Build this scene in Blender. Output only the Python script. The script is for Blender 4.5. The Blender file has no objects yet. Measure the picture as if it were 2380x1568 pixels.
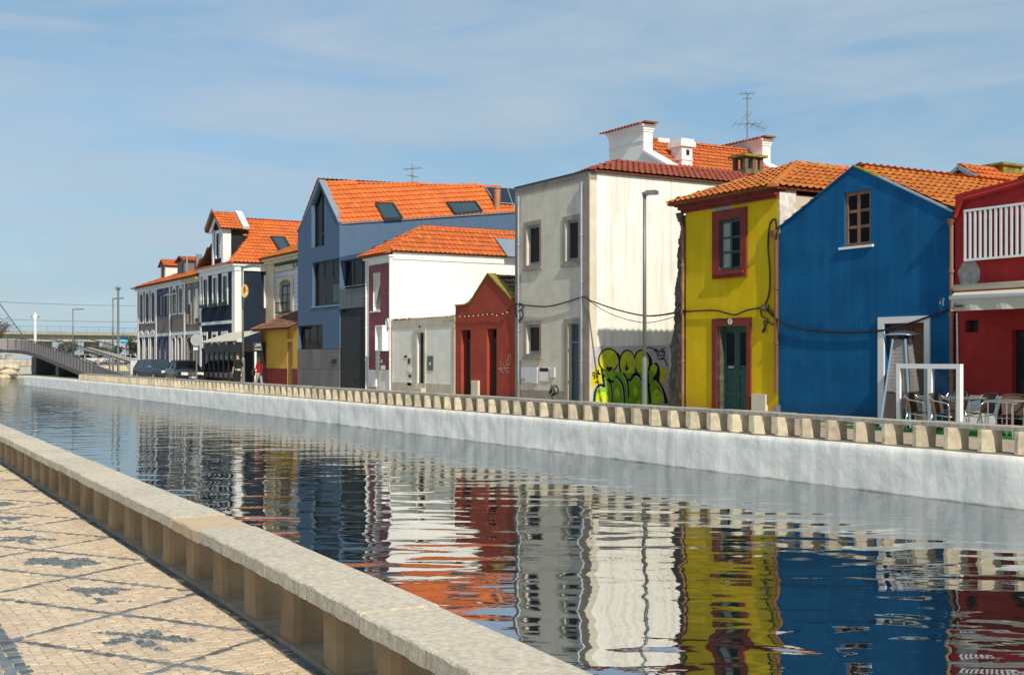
import bpy, bmesh, math, random
from math import sin, cos, radians, pi, sqrt, atan2, floor
from mathutils import Vector, Matrix, noise
from mathutils.geometry import tessellate_polygon
random.seed(7)
scene = bpy.context.scene
col = scene.collection

# ------------------------------------------------------------------ camera
# world axes follow the canal: +x towards the near end of the street, +y across the canal
F, CX, HY, EYE = 2800., 1190., 831., 1.6
ANG = radians(30.4); SA, CA = sin(ANG), cos(ANG)
cam = bpy.data.cameras.new('camera'); camo = bpy.data.objects.new('camera', cam); col.objects.link(camo)
cam.sensor_width = 36; cam.lens = 36*F/2380; cam.shift_y = (HY-784)/2380
cam.clip_end = 5000; cam.clip_start = .05
camo.location = (0, 0, EYE); camo.rotation_euler = (pi/2, 0, pi/2-ANG)
scene.camera = camo

# ------------------------------------------------------------------ sky, sun, exposure
SUN = Vector((.775, -.125, .615)).normalized()
world = bpy.data.worlds.new('World'); scene.world = world; world.use_nodes = True
nt = world.node_tree; bg = nt.nodes['Background']
sky = nt.nodes.new('ShaderNodeTexSky'); sky.sky_type = 'NISHITA'; sky.sun_disc = False
sky.sun_elevation = math.asin(SUN.z); sky.sun_rotation = atan2(SUN.x, SUN.y)
sky.air_density = 1.0; sky.dust_density = .35; sky.ozone_density = 1.6
tc = nt.nodes.new('ShaderNodeTexCoord')
def skynoise(scale, rot, nscale, detail, lo, hi):
    mp = nt.nodes.new('ShaderNodeMapping'); mp.inputs['Scale'].default_value = scale; mp.inputs['Rotation'].default_value = rot
    nt.links.new(tc.outputs['Generated'], mp.inputs[0])
    n = nt.nodes.new('ShaderNodeTexNoise'); n.inputs['Scale'].default_value = nscale; n.inputs['Detail'].default_value = detail
    n.inputs['Roughness'].default_value = .55; n.inputs['Distortion'].default_value = .6
    nt.links.new(mp.outputs[0], n.inputs['Vector'])
    r = nt.nodes.new('ShaderNodeMapRange'); r.inputs['From Min'].default_value = lo; r.inputs['From Max'].default_value = hi
    nt.links.new(n.outputs['Fac'], r.inputs['Value'])
    return r.outputs[0]
c1 = skynoise((1, 1, 2.6), (.0, .12, .0), 1.7, 5, .30, .70)          # thin veil
c2 = skynoise((2.0, .8, 7.0), (.15, .45, .5), 3.0, 9, .42, .74)      # streaky cirrus
c3 = skynoise((1, 1, 4.5), (.3, .2, .2), 5.5, 9, .38, .74)           # small fleecy patches
def blend(prev, fac_src, gain, base, colr):
    m_ = nt.nodes.new('ShaderNodeMath'); m_.operation = 'MULTIPLY_ADD'; m_.use_clamp = True; nt.links.new(fac_src, m_.inputs[0]); m_.inputs[1].default_value = gain; m_.inputs[2].default_value = base
    x_ = nt.nodes.new('ShaderNodeMixRGB'); nt.links.new(m_.outputs[0], x_.inputs[0]); nt.links.new(prev, x_.inputs[1]); x_.inputs[2].default_value = (*colr, 1); return x_
mixs = blend(sky.outputs[0], c1, .42, .40, (1.75, 3.35, 4.85))
mixs = blend(mixs.outputs[0], c2, .85, .05, (3.9, 4.6, 5.2))
mixs = blend(mixs.outputs[0], c3, .42, .0, (3.9, 4.6, 5.2))
nt.links.new(mixs.outputs[0], bg.inputs['Color']); bg.inputs['Strength'].default_value = .125
sl = bpy.data.lights.new('sun', 'SUN'); sl.energy = 4.3; sl.angle = radians(.9); sl.color = (1, .92, .79)
so = bpy.data.objects.new('sun', sl); col.objects.link(so)
so.rotation_euler = (-SUN).to_track_quat('-Z', 'Y').to_euler(); so.location = (30, -20, 40)
scene.view_settings.view_transform = 'Standard'; scene.view_settings.look = 'None'
scene.view_settings.exposure = 0.0; scene.view_settings.gamma = 1
scene.view_settings.use_curve_mapping = False
scene.render.engine = 'CYCLES'

# ------------------------------------------------------------------ photograph pixel -> place (planes of the street)
V = {'d': (0, 0, 1), '1': (0, 655.2, .1539), '2': (296.6, 469, .2728), '3': (675.9, 400, .3431), '4': (1172.4, 275.9, .4398),
     '5': (1517.2, 344.8, .4047), '6': (1793.1, 365.5, .4177), '7': (2000, 689.7, .2463), 'g': (1193.1, 813.8, .08796),
     'r': (1358.6, 779.3, .1187), 't': (1365.5, 227.6, .2086), 'w': (827.6, 655.2, .1716), 'l': (303.4, 586.2, .1892),
     'p': (462.1, 779.3, .1014), 'n': (469, 482.8, .1144), 'a': (2172.4, 641.4, .08796), 'm': (0, 1275.9, .2608)}
def ray(v, zx, zy):
    x0, y0, k = V[v]; r = (x0+zx*k-CX)/F
    return Vector((-CA+SA*r, SA+CA*r, -(y0+zy*k-HY)/F))
FY = 23.0
def onY(v, zx, zy, y=FY):
    d = ray(v, zx, zy); t = y/d.y; return (d.x*t, EYE+d.z*t)
def onX(v, zx, zy, x):
    d = ray(v, zx, zy); t = x/d.x; return (d.y*t, EYE+d.z*t)
def onZ(v, zx, zy, z=0.):
    d = ray(v, zx, zy); t = (z-EYE)/d.z; return (d.x*t, d.y*t)
def onP(v, zx, zy, p, n):
    d = ray(v, zx, zy); o = Vector((0, 0, EYE)); t = (Vector(p)-o).dot(n)/d.dot(n); return o+d*t
def RC(v, x0, y0, x1, y1, y=FY):
    xm = (x0+x1)/2; ym = (y0+y1)/2
    return (onY(v, x0, ym, y)[0], onY(v, x1, ym, y)[0], onY(v, xm, y1, y)[1], onY(v, xm, y0, y)[1])

# ------------------------------------------------------------------ materials
MAT = {}
def mat(name, c, rough=.85, var=.12, scale=2.5, bump=0., bscale=30., streak=0., streakc=(.12, .11, .09), rnd=0., metal=0., spec=.35, blot=0., blotc=(.3, .28, .25), bscale2=1.2, hue=0.):
    if name in MAT: return MAT[name]
    m = bpy.data.materials.new(name); m.use_nodes = True; MAT[name] = m
    n = m.node_tree.nodes; L = m.node_tree.links; b = n['Principled BSDF']
    b.inputs['Roughness'].default_value = rough; b.inputs['Metallic'].default_value = metal
    b.inputs['Specular IOR Level'].default_value = spec
    geo = n.new('ShaderNodeNewGeometry')
    def nz(sc, det=4, vec=None, dist=0.):
        t = n.new('ShaderNodeTexNoise'); t.inputs['Scale'].default_value = sc; t.inputs['Detail'].default_value = det; t.inputs['Distortion'].default_value = dist
        L.new(vec or geo.outputs['Position'], t.inputs['Vector']); return t.outputs['Fac']
    def ramp(src, lo, hi, a=0., z=1.):
        r = n.new('ShaderNodeMapRange'); r.inputs['From Min'].default_value = lo; r.inputs['From Max'].default_value = hi
        r.inputs['To Min'].default_value = a; r.inputs['To Max'].default_value = z; L.new(src, r.inputs['Value']); return r.outputs[0]
    def mix(f, A, B, typ='MIX'):
        x = n.new('ShaderNodeMixRGB'); x.blend_type = typ
        for s, i in ((f, 0), (A, 1), (B, 2)):
            if isinstance(s, (int, float)): x.inputs[i].default_value = s
            elif isinstance(s, tuple): x.inputs[i].default_value = (*s[:3], 1)
            else: L.new(s, x.inputs[i])
        return x.outputs[0]
    lo = tuple(max(0, v*(1-var)) for v in c); hi = tuple(min(1, v*(1+var)) for v in c)
    out = mix(ramp(nz(scale, 6), .3, .7), lo, hi)
    if streak:
        mp = n.new('ShaderNodeMapping'); mp.inputs['Scale'].default_value = (3.2, 3.2, .22); L.new(geo.outputs['Position'], mp.inputs[0])
        out = mix(ramp(nz(1.6, 6, mp.outputs[0], .3), .46, .8, 0, streak), out, streakc)
    if blot: out = mix(ramp(nz(bscale2, 7, None, .8), .52, .75, 0, blot), out, blotc)
    if rnd:
        oi = n.new('ShaderNodeObjectInfo'); ad = n.new('ShaderNodeMath'); ad.operation = 'ADD'
        L.new(oi.outputs['Random'], ad.inputs[0]); L.new(geo.outputs['Random Per Island'], ad.inputs[1])
        fr = n.new('ShaderNodeMath'); fr.operation = 'FRACT'; L.new(ad.outputs[0], fr.inputs[0])
        hsv = n.new('ShaderNodeHueSaturation'); L.new(out, hsv.inputs['Color'])
        L.new(ramp(fr.outputs[0], 0, 1, 1-rnd, 1+rnd), hsv.inputs['Value'])
        if hue:
            f2 = n.new('ShaderNodeMath'); f2.operation = 'MULTIPLY'; f2.inputs[1].default_value = 7.31; L.new(fr.outputs[0], f2.inputs[0])
            f3 = n.new('ShaderNodeMath'); f3.operation = 'FRACT'; L.new(f2.outputs[0], f3.inputs[0])
            L.new(ramp(f3.outputs[0], 0, 1, .5-hue, .5+hue), hsv.inputs['Hue'])
        out = hsv.outputs[0]
    L.new(out, b.inputs['Base Color'])
    if bump:
        bp = n.new('ShaderNodeBump'); bp.inputs['Strength'].default_value = 1; bp.inputs['Distance'].default_value = bump
        L.new(nz(bscale, 5), bp.inputs['Height']); L.new(bp.outputs[0], b.inputs['Normal'])
    return m
plaster = dict(rough=.9, bump=.006, bscale=14, spec=.2)
m_blue = mat('blue_plaster', (.003, .092, .23), var=.2, scale=1.0, streak=.45, streakc=(.012, .155, .32), blot=.4, blotc=(.015, .14, .30), **plaster)
m_yel = mat('yellow_plaster', (.68, .47, .006), var=.12, scale=1.2, streak=.45, streakc=(.50, .29, .015), blot=.35, blotc=(.60, .42, .05), **plaster)
m_maroon = mat('maroon_paint', (.20, .03, .022), rough=.7, var=.2, bump=.003, spec=.3)
m_red = mat('dark_red_plaster', (.38, .028, .026), var=.14, streak=.3, streakc=(.24, .02, .02), **plaster)
m_brick = mat('brick_red_plaster', (.36, .062, .035), var=.12, streak=.3, streakc=(.25, .05, .03), **plaster)
m_greyf = mat('grey_white_plaster', (.65, .59, .475), var=.08, streak=.30, streakc=(.40, .36, .30), blot=.18, blotc=(.42, .38, .31), **plaster)
m_side = mat('weathered_white_plaster', (.86, .82, .74), var=.06, scale=.8, streak=.75, streakc=(.52, .46, .37), blot=.35, blotc=(.58, .52, .43), **plaster)
m_white = mat('white_plaster', (.80, .78, .73), var=.05, scale=.7, blot=.35, blotc=(.70, .66, .58), bscale2=.8, streak=.12, streakc=(.6, .55, .47), **plaster)
m_wtrim = mat('white_trim', (.76, .75, .72), rough=.7, var=.05, streak=.15, streakc=(.5, .48, .42))
m_garage = mat('pale_grey_plaster', (.82, .78, .68), var=.06, streak=.12, streakc=(.5, .47, .4), **plaster)
m_beige = mat('beige_plaster', (.55, .49, .38), var=.12, streak=.35, streakc=(.36, .30, .22), blot=.3, blotc=(.40, .35, .28), **plaster)
m_stone = mat('brown_stone_trim', (.30, .26, .21), var=.14, streak=.3, streakc=(.19, .16, .13), bump=.004)
m_mod = mat('slate_blue_render', (.088, .142, .222), var=.10, scale=9, bump=.012, bscale=26, rough=.9, spec=.2)
m_modtrim = mat('grey_metal_flashing', (.30, .36, .40), rough=.5, var=.06, metal=.4)
m_dark = mat('charcoal_metal', (.028, .032, .037), rough=.55, var=.15, spec=.4)
m_black = mat('black_paint_and_shade', (.012, .013, .014), rough=.5, var=.2)  # real black paint, except on the dormer cheek, where it stands for shade
m_panel = mat('grey_cladding', (.16, .155, .15), var=.1, rnd=.12, bump=.003)
m_loggia = mat('grey_fibre_panel', (.13, .145, .155), var=.06)
m_mtile = mat('maroon_wall_tile', (.20, .020, .038), rough=.5, var=.2, rnd=.22, spec=.5)
m_navy = mat('navy_plaster', (.016, .026, .044), var=.15, **plaster)
m_ochre = mat('ochre_plaster', (.62, .37, .065), var=.08, streak=.15, streakc=(.5, .28, .05), **plaster)
m_cream = mat('cream_stone', (.64, .55, .36), var=.1, streak=.3, streakc=(.45, .36, .2), bump=.004)
m_row = mat('grey_brown_wall_tile', (.19, .145, .12), rough=.6, var=.14, scale=6, streak=.2, streakc=(.13, .11, .1), bump=.004, bscale=20)
m_bluetrim = mat('cobalt_trim', (.016, .03, .15), rough=.6, var=.1)
m_tile = mat('orange_roof_tile', (.56, .135, .032), rough=.85, var=.16, scale=3, rnd=.13, hue=.006, blot=.45, blotc=(.34, .16, .05), bscale2=1.8, bump=.004)
m_tileb = mat('bright_orange_roof_tile', (.62, .15, .032), rough=.8, var=.12, scale=1.5, rnd=.09, hue=.004, blot=.3, blotc=(.44, .12, .035), bscale2=1.3, bump=.003)
m_tiler = mat('brick_roof_tile', (.33, .08, .045), rough=.85, var=.14, scale=4, rnd=.08, blot=.2, blotc=(.3, .2, .08), bump=.004)
m_tilem = mat('mossy_roof_tile', (.50, .15, .032), rough=.9, var=.2, scale=5, rnd=.14, hue=.01, blot=.6, blotc=(.40, .27, .03), bscale2=2.6, bump=.006)
m_tilebr = mat('old_brown_roof_tile', (.20, .10, .06), rough=.9, var=.3, scale=5, rnd=.3, hue=.015, blot=.4, blotc=(.10, .10, .05), bscale2=3, bump=.006)
m_under = mat('roof_underlay', (.17, .06, .03), var=.2)
m_moss = mat('mossy_coping', (.25, .21, .03), var=.4, scale=6, blot=.6, blotc=(.09, .08, .04), bscale2=3, bump=.008)
m_rubble = mat('crumbled_masonry', (.095, .075, .058), var=.5, scale=5, blot=.5, blotc=(.24, .20, .16), bscale2=3, bump=.04, bscale=8)
m_lime = mat('limestone', (.62, .51, .35), var=.2, scale=6, rnd=.2, hue=.008, blot=.35, blotc=(.26, .21, .15), bscale2=4, bump=.006, bscale=25, spec=.2)
m_cap = mat('grey_limestone_cap', (.40, .36, .29), var=.2, scale=14, rnd=.12, blot=.3, blotc=(.25, .22, .17), bscale2=6, bump=.008, bscale=45, spec=.2)
m_capo = mat('fresh_limestone_cap', (.60, .45, .29), var=.08, scale=14, bump=.004, bscale=45, spec=.2)
m_cappale = mat('pale_limestone_cap', (.60, .52, .40), var=.2, scale=30, rnd=.06, blot=.35, blotc=(.36, .32, .25), bscale2=9, bump=.005, bscale=70, spec=.2)
m_lime2 = mat('warm_sandstone', (.38, .265, .155), var=.16, scale=5, rnd=.1, hue=.006, blot=.4, blotc=(.23, .17, .11), bscale2=4, bump=.004, bscale=25, spec=.2)
m_bed = mat('brown_grey_slab', (.34, .28, .20), var=.2, scale=8, rnd=.15, bump=.004)
m_quay = mat('whitewashed_quay', (.87, .825, .74), var=.08, scale=1.4, streak=.6, streakc=(.50, .49, .46), blot=.5, blotc=(.56, .54, .50), bscale2=1.6, bump=.016, bscale=5, rough=.9, spec=.2)
def tide_line(m, z0, h, c):
    n = m.node_tree.nodes; L = m.node_tree.links; b = n['Principled BSDF']; src = b.inputs['Base Color'].links[0].from_socket
    geo = n.new('ShaderNodeNewGeometry'); sp = n.new('ShaderNodeSeparateXYZ'); L.new(geo.outputs['Position'], sp.inputs[0])
    nz = n.new('ShaderNodeTexNoise'); nz.inputs['Scale'].default_value = 2.2; nz.inputs['Detail'].default_value = 6; L.new(geo.outputs['Position'], nz.inputs['Vector'])
    ad = n.new('ShaderNodeMath'); ad.operation = 'MULTIPLY_ADD'; L.new(nz.outputs['Fac'], ad.inputs[0]); ad.inputs[1].default_value = -.09; L.new(sp.outputs['Z'], ad.inputs[2])
    mr = n.new('ShaderNodeMapRange'); mr.inputs['From Min'].default_value = z0+h; mr.inputs['From Max'].default_value = z0; L.new(ad.outputs[0], mr.inputs['Value'])
    mx = n.new('ShaderNodeMixRGB'); L.new(mr.outputs[0], mx.inputs[0]); L.new(src, mx.inputs[1]); mx.inputs[2].default_value = (*c, 1); L.new(mx.outputs[0], b.inputs['Base Color'])
tide_line(m_quay, -.905, .04, (.40, .37, .26))
tide_line(m_blue, -.05, .55, (.010, .07, .15)); tide_line(m_yel, -.05, .6, (.46, .27, .02)); tide_line(m_red, -.05, .5, (.20, .02, .02)); tide_line(m_garage, -.05, .5, (.50, .45, .36)); tide_line(m_brick, -.05, .5, (.22, .05, .035))
m_cob = mat('beige_cobble', (.62, .487, .338), var=.12, scale=9, rnd=.08, hue=.008, blot=.5, blotc=(.40, .30, .21), bscale2=1.1, bump=.004, bscale=60, spec=.25)
m_cobd = mat('blue_grey_cobble', (.15, .17, .178), var=.2, scale=14, rnd=.35, bump=.004, bscale=60, spec=.3)
m_sand = mat('joint_sand', (.52, .40, .285), var=.25, scale=20, bump=.006, bscale=90)
m_kerb = mat('granite_kerb', (.30, .30, .29), var=.14, scale=40, rnd=.1, bump=.003, bscale=120)
m_road = mat('gravelly_road', (.20, .19, .155), var=.3, scale=25, bump=.01, bscale=60)
m_street = mat('street_paving', (.42, .34, .24), var=.18, scale=5, blot=.3, blotc=(.2, .17, .13), bump=.01, bscale=30)
m_ground = mat('far_ground', (.22, .20, .15), var=.25, scale=.4, bump=.02, bscale=3)
m_turf = mat('green_turf_mat', (.02, .16, .03), var=.2, bump=.01, bscale=80)
m_conc = mat('concrete', (.36, .34, .28), var=.14, scale=1, streak=.3, streakc=(.2, .18, .14), bump=.004)
m_steel = mat('galvanised_steel', (.42, .44, .45), rough=.42, var=.12, metal=.8)
m_grpole = mat('grey_green_pole', (.20, .22, .21), rough=.5, var=.1, metal=.3)
m_alu = mat('polished_aluminium', (.78, .79, .80), rough=.22, var=.04, metal=1.)
m_copper = mat('copper_pipe', (.30, .14, .07), rough=.6, var=.25, streak=.3)
m_rustpipe = mat('brown_pipe', (.20, .075, .04), rough=.7, var=.2)
m_cable = mat('black_cable', (.012, .012, .013), rough=.6, var=.1)
m_gdoor = mat('green_wood', (.018, .075, .058), rough=.6, var=.25, scale=8, streak=.3, streakc=(.05, .1, .09))
m_ddoor = mat('dark_green_wood', (.008, .03, .03), rough=.55, var=.2)
m_tealdoor = mat('blue_grey_door', (.055, .10, .12), rough=.5, var=.1)
m_wood = mat('brown_wood', (.15, .065, .028), rough=.7, var=.25, scale=9, streak=.4, streakc=(.07, .035, .02))
m_woodf = mat('faded_window_wood', (.26, .12, .07), rough=.75, var=.25, scale=9)
m_wicker = mat('brown_wicker', (.10, .062, .042), rough=.75, var=.25, scale=60, bump=.006, bscale=110)
m_greyframe = mat('grey_window_frame', (.22, .24, .27), rough=.5, var=.06)
m_wframe = mat('white_painted_frame', (.82, .82, .80), rough=.5, var=.03)
m_canvas = mat('cream_canvas', (.60, .54, .42), rough=.9, var=.08, scale=2)
m_ivory = mat('ivory_plastic', (.66, .60, .45), rough=.6, var=.05)
m_azul = None
m_leaf = mat('leaf_green', (.06, .11, .03), rough=.7, var=.35, scale=3, rnd=.35)
m_leafd = mat('olive_leaf', (.075, .085, .03), rough=.8, var=.35, scale=3, rnd=.35)
m_bark = mat('bare_bark', (.16, .13, .11), rough=.95, var=.3)
m_rock = mat('pale_boulder', (.58, .48, .32), var=.2, scale=3, rnd=.18, bump=.03, bscale=5)  # pale buff stone, tone varied at random per boulder
m_rusty = mat('grey_mauve_steel', (.085, .078, .076), rough=.5, var=.12, metal=.3)
def glass(name, c, rough=.06, ior=1.22):
    m = bpy.data.materials.new(name); m.use_nodes = True; b = m.node_tree.nodes['Principled BSDF']
    b.inputs['Base Color'].default_value = (*c, 1); b.inputs['Roughness'].default_value = rough; b.inputs['IOR'].default_value = ior
    b.inputs['Specular IOR Level'].default_value = .3; nn = m.node_tree.nodes; geo = nn.new('ShaderNodeNewGeometry'); t = nn.new('ShaderNodeTexNoise'); t.inputs['Scale'].default_value = 1.3
    m.node_tree.links.new(geo.outputs['Position'], t.inputs['Vector'])
    bp = nn.new('ShaderNodeBump'); bp.inputs['Distance'].default_value = .012; bp.inputs['Strength'].default_value = 1
    m.node_tree.links.new(t.outputs['Fac'], bp.inputs['Height']); m.node_tree.links.new(bp.outputs[0], b.inputs['Normal'])
    return m
g_dark = glass('dark_window_glass', (.005, .006, .007))
g_brown = glass('brown_window_glass', (.022, .012, .006), .12)
g_curtain = glass('curtained_glass', (.30, .28, .26), .12)
g_sky = glass('skylight_glass', (.03, .06, .075), .04, 1.8)
g_blue = glass('solar_glass', (.01, .018, .035), .08, 1.6)
def clear_glass():
    m = bpy.data.materials.new('clear_screen_glass'); m.use_nodes = True; n = m.node_tree.nodes; L = m.node_tree.links
    out = n['Material Output']; n.remove(n['Principled BSDF'])
    tr = n.new('ShaderNodeBsdfTransparent'); tr.inputs[0].default_value = (.86, .90, .90, 1); gl = n.new('ShaderNodeBsdfGlossy'); gl.inputs['Roughness'].default_value = .03
    fr = n.new('ShaderNodeFresnel'); fr.inputs['IOR'].default_value = 1.45; mx = n.new('ShaderNodeMixShader')
    L.new(fr.outputs[0], mx.inputs[0]); L.new(tr.outputs[0], mx.inputs[1]); L.new(gl.outputs[0], mx.inputs[2]); L.new(mx.outputs[0], out.inputs[0])
    return m
g_clear = clear_glass()
def flat(name, c, rough=.7, metal=0.): return mat(name, c, rough=rough, var=.05, metal=metal)
def azulejo():
    m = bpy.data.materials.new('blue_white_azulejo'); m.use_nodes = True; n = m.node_tree.nodes; L = m.node_tree.links; b = n['Principled BSDF']
    geo = n.new('ShaderNodeNewGeometry'); mp = n.new('ShaderNodeMapping'); mp.inputs['Rotation'].default_value = (0, radians(45), 0); mp.inputs['Scale'].default_value = (5.2,)*3
    L.new(geo.outputs['Position'], mp.inputs[0]); ck = n.new('ShaderNodeTexChecker'); ck.inputs['Scale'].default_value = 1
    ck.inputs[1].default_value = (.62, .62, .66, 1); ck.inputs[2].default_value = (.20, .25, .46, 1); L.new(mp.outputs[0], ck.inputs[0])
    nz = n.new('ShaderNodeTexNoise'); nz.inputs['Scale'].default_value = 14; L.new(geo.outputs['Position'], nz.inputs[0])
    mx = n.new('ShaderNodeMixRGB'); mx.inputs[0].default_value = .45; L.new(ck.outputs[0], mx.inputs[1]); mx.inputs[2].default_value = (.50, .50, .58, 1)
    L.new(mx.outputs[0], b.inputs['Base Color']); b.inputs['Roughness'].default_value = .35
    return m
m_azul = azulejo()

# ------------------------------------------------------------------ object helpers
W = {}
def wl(o): return W.get(o.name, Vector((0, 0, 0)))
def tag(o, label=None, cat=None, group=None, kind=None):
    for k, v in (('label', label), ('category', cat), ('group', group), ('kind', kind)):
        if v: o[k] = v
    return o
def thing(name, label, cat, loc=(0, 0, 0), rz=0., group=None):
    o = bpy.data.objects.new(name, None); o.empty_display_size = .3; o.location = loc; o.rotation_euler = (0, 0, rz)
    col.objects.link(o); W[o.name] = Vector(loc); return tag(o, label, cat, group)
def link(name, me, parent=None, local=False, kind=None):
    o = bpy.data.objects.new(name, me); col.objects.link(o)
    if parent:
        o.parent = parent
        if not local: o.location = -wl(parent)
    if kind: o['kind'] = kind
    return o
class MB:
    def __init__(s): s.v = []; s.f = []; s.m = []; s.mi = 0
    def vert(s, *ps):
        i = len(s.v); s.v += [tuple(p) for p in ps]; return i
    def face(s, idx): s.f.append(tuple(idx)); s.m.append(s.mi)
    def quad(s, a, b, c, d): i = s.vert(a, b, c, d); s.face((i, i+1, i+2, i+3)); return s
    def poly(s, pts): i = s.vert(*pts); s.face(range(i, i+len(pts))); return s
    def box(s, x0, x1, y0, y1, z0, z1, j=0.):
        p = [(x, y, z) for z in (z0, z1) for y in (y0, y1) for x in (x0, x1)]
        if j: p = [tuple(c+random.uniform(-j, j) for c in q) for q in p]
        i = s.vert(*p)
        for q in ((0, 2, 3, 1), (4, 5, 7, 6), (0, 1, 5, 4), (2, 6, 7, 3), (0, 4, 6, 2), (1, 3, 7, 5)): s.face([i+k for k in q])
        return s
    def tube(s, pts, r, n=8, caps=True):
        pts = [Vector(p) for p in pts]; rr = r if isinstance(r, (list, tuple)) else [r]*len(pts)
        rings = []; up = None
        for k, p in enumerate(pts):
            d = (pts[min(k+1, len(pts)-1)]-pts[max(k-1, 0)]).normalized()
            a = Vector((0, 0, 1)) if abs(d.z) < .95 else Vector((1, 0, 0))
            e1 = d.cross(a).normalized(); e2 = d.cross(e1)
            if up is not None and e1.dot(up) < 0: e1, e2 = -e1, -e2
            up = e1
            rings.append(s.vert(*[p+(e1*cos(2*pi*i/n)+e2*sin(2*pi*i/n))*rr[k] for i in range(n)]))
        for a, b in zip(rings, rings[1:]):
            for i in range(n): s.face((a+i, a+(i+1) % n, b+(i+1) % n, b+i))
        if caps: s.face([rings[0]+i for i in range(n)][::-1]); s.face([rings[-1]+i for i in range(n)])
        return s
    def bar(s, p, q, w, h):      # rectangular bar from p to q
        p, q = Vector(p), Vector(q); d = (q-p).normalized(); a = Vector((0, 0, 1)) if abs(d.z) < .95 else Vector((0, 1, 0))
        e1 = d.cross(a).normalized()*w/2; e2 = e1.cross(d).normalized()*h/2
        i = s.vert(p-e1-e2, p+e1-e2, p+e1+e2, p-e1+e2, q-e1-e2, q+e1-e2, q+e1+e2, q-e1+e2)
        for k in ((0, 1, 2, 3), (7, 6, 5, 4), (0, 4, 5, 1), (1, 5, 6, 2), (2, 6, 7, 3), (3, 7, 4, 0)): s.face([i+t for t in k])
        return s
    def lathe(s, prof, c=(0, 0, 0), n=16):
        c = Vector(c); rings = [s.vert(*[c+Vector((r*cos(2*pi*i/n), r*sin(2*pi*i/n), z)) for i in range(n)]) for r, z in prof]
        for a, b in zip(rings, rings[1:]):
            for i in range(n): s.face((a+i, a+(i+1) % n, b+(i+1) % n, b+i))
        return s
    def blob(s, c, r, seg=8, rings=5, j=0.):
        c = Vector(c); r = Vector(r) if not isinstance(r, (int, float)) else Vector((r,)*3); ids = []
        for a in range(rings+1):
            th = pi*a/rings
            ids.append(s.vert(*[c+Vector((r.x*sin(th)*cos(2*pi*i/seg), r.y*sin(th)*sin(2*pi*i/seg), r.z*cos(th)))*(1+random.uniform(-j, j)) for i in range(seg)]))
        for a, b in zip(ids, ids[1:]):
            for i in range(seg): s.face((a+i, b+i, b+(i+1) % seg, a+(i+1) % seg))
        return s
    def shape(s, outline, holes, T, depth, reveal=None, back=True):
        # flat outline with holes in plane T(a,b,d); sides extruded to depth, holes to reveal
        loops = [outline]+list(holes); flatp = [p for l in loops for p in l]
        tri = tessellate_polygon([[Vector((a, b, 0)) for a, b in l] for l in loops])
        i = s.vert(*[T(a, b, 0) for a, b in flatp])
        for t in tri: s.face([i+k for k in t])
        off = 0
        for li, l in enumerate(loops):
            dd = depth if li == 0 else (depth if reveal is None else reveal)
            j = s.vert(*[T(a, b, dd) for a, b in l]); n = len(l)
            if dd:
                for k in range(n): s.face((i+off+k, i+off+(k+1) % n, j+(k+1) % n, j+k))
            if li == 0 and back and not holes and depth: s.face([j+k for k in range(n)])
            off += n
        return s
    def mesh(s, name, mats, smooth=False):
        me = bpy.data.meshes.new(name); me.from_pydata(s.v, [], s.f)
        mats = mats if isinstance(mats, (list, tuple)) else [mats]
        for m in mats: me.materials.append(m)
        if len(mats) > 1: me.polygons.foreach_set('material_index', s.m)
        if smooth: me.polygons.foreach_set('use_smooth', [True]*len(me.polygons))
        me.update(); return me
    def build(s, name, mats, parent=None, local=False, kind=None, smooth=False):
        return link(name, s.mesh(name, mats, smooth), parent, local, kind)
def TF(c): return lambda a, b, d: (a, c+d, b)        # faces the canal (-y)
def TS(c): return lambda a, b, d: (c-d, a, b)        # faces down the street (+x)
def rect(a0, a1, b0, b1): return [(a0, b0), (a1, b0), (a1, b1), (a0, b1)]
def arch(a0, a1, b0, b1, rise, n=6):
    m = (a0+a1)/2; w = (a1-a0)/2
    return [(a0, b0), (a1, b0)]+[(m+w*cos(pi*k/n), b1-rise+rise*sin(pi*k/n)) for k in range(n+1)]
def wall(parent, name, outline, holes, T, mt, depth=.3, reveal=.16, back=False):
    return MB().shape(outline, holes, T, depth, reveal, back).build(name, mt, parent)
def band(parent, name, outer, inner, T, mt, d=.05):
    return MB().shape(outer, [inner] if inner else [], T, d, d).build(name, mt, parent)
def bx3(T, mb, a0, a1, b0, b1, d0, d1):
    p = [T(a, b, d) for d in (d0, d1) for b in (b0, b1) for a in (a0, a1)]; i = mb.vert(*p)
    for q in ((0, 1, 3, 2), (4, 6, 7, 5), (0, 4, 5, 1), (2, 3, 7, 6), (0, 2, 6, 4), (1, 5, 7, 3)): mb.face([i+k for k in q])
def part_box(parent, name, T, a0, a1, b0, b1, d0, d1, mt):
    mb = MB(); bx3(T, mb, a0, a1, b0, b1, d0, d1); return mb.build(name, mt, parent)
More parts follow.
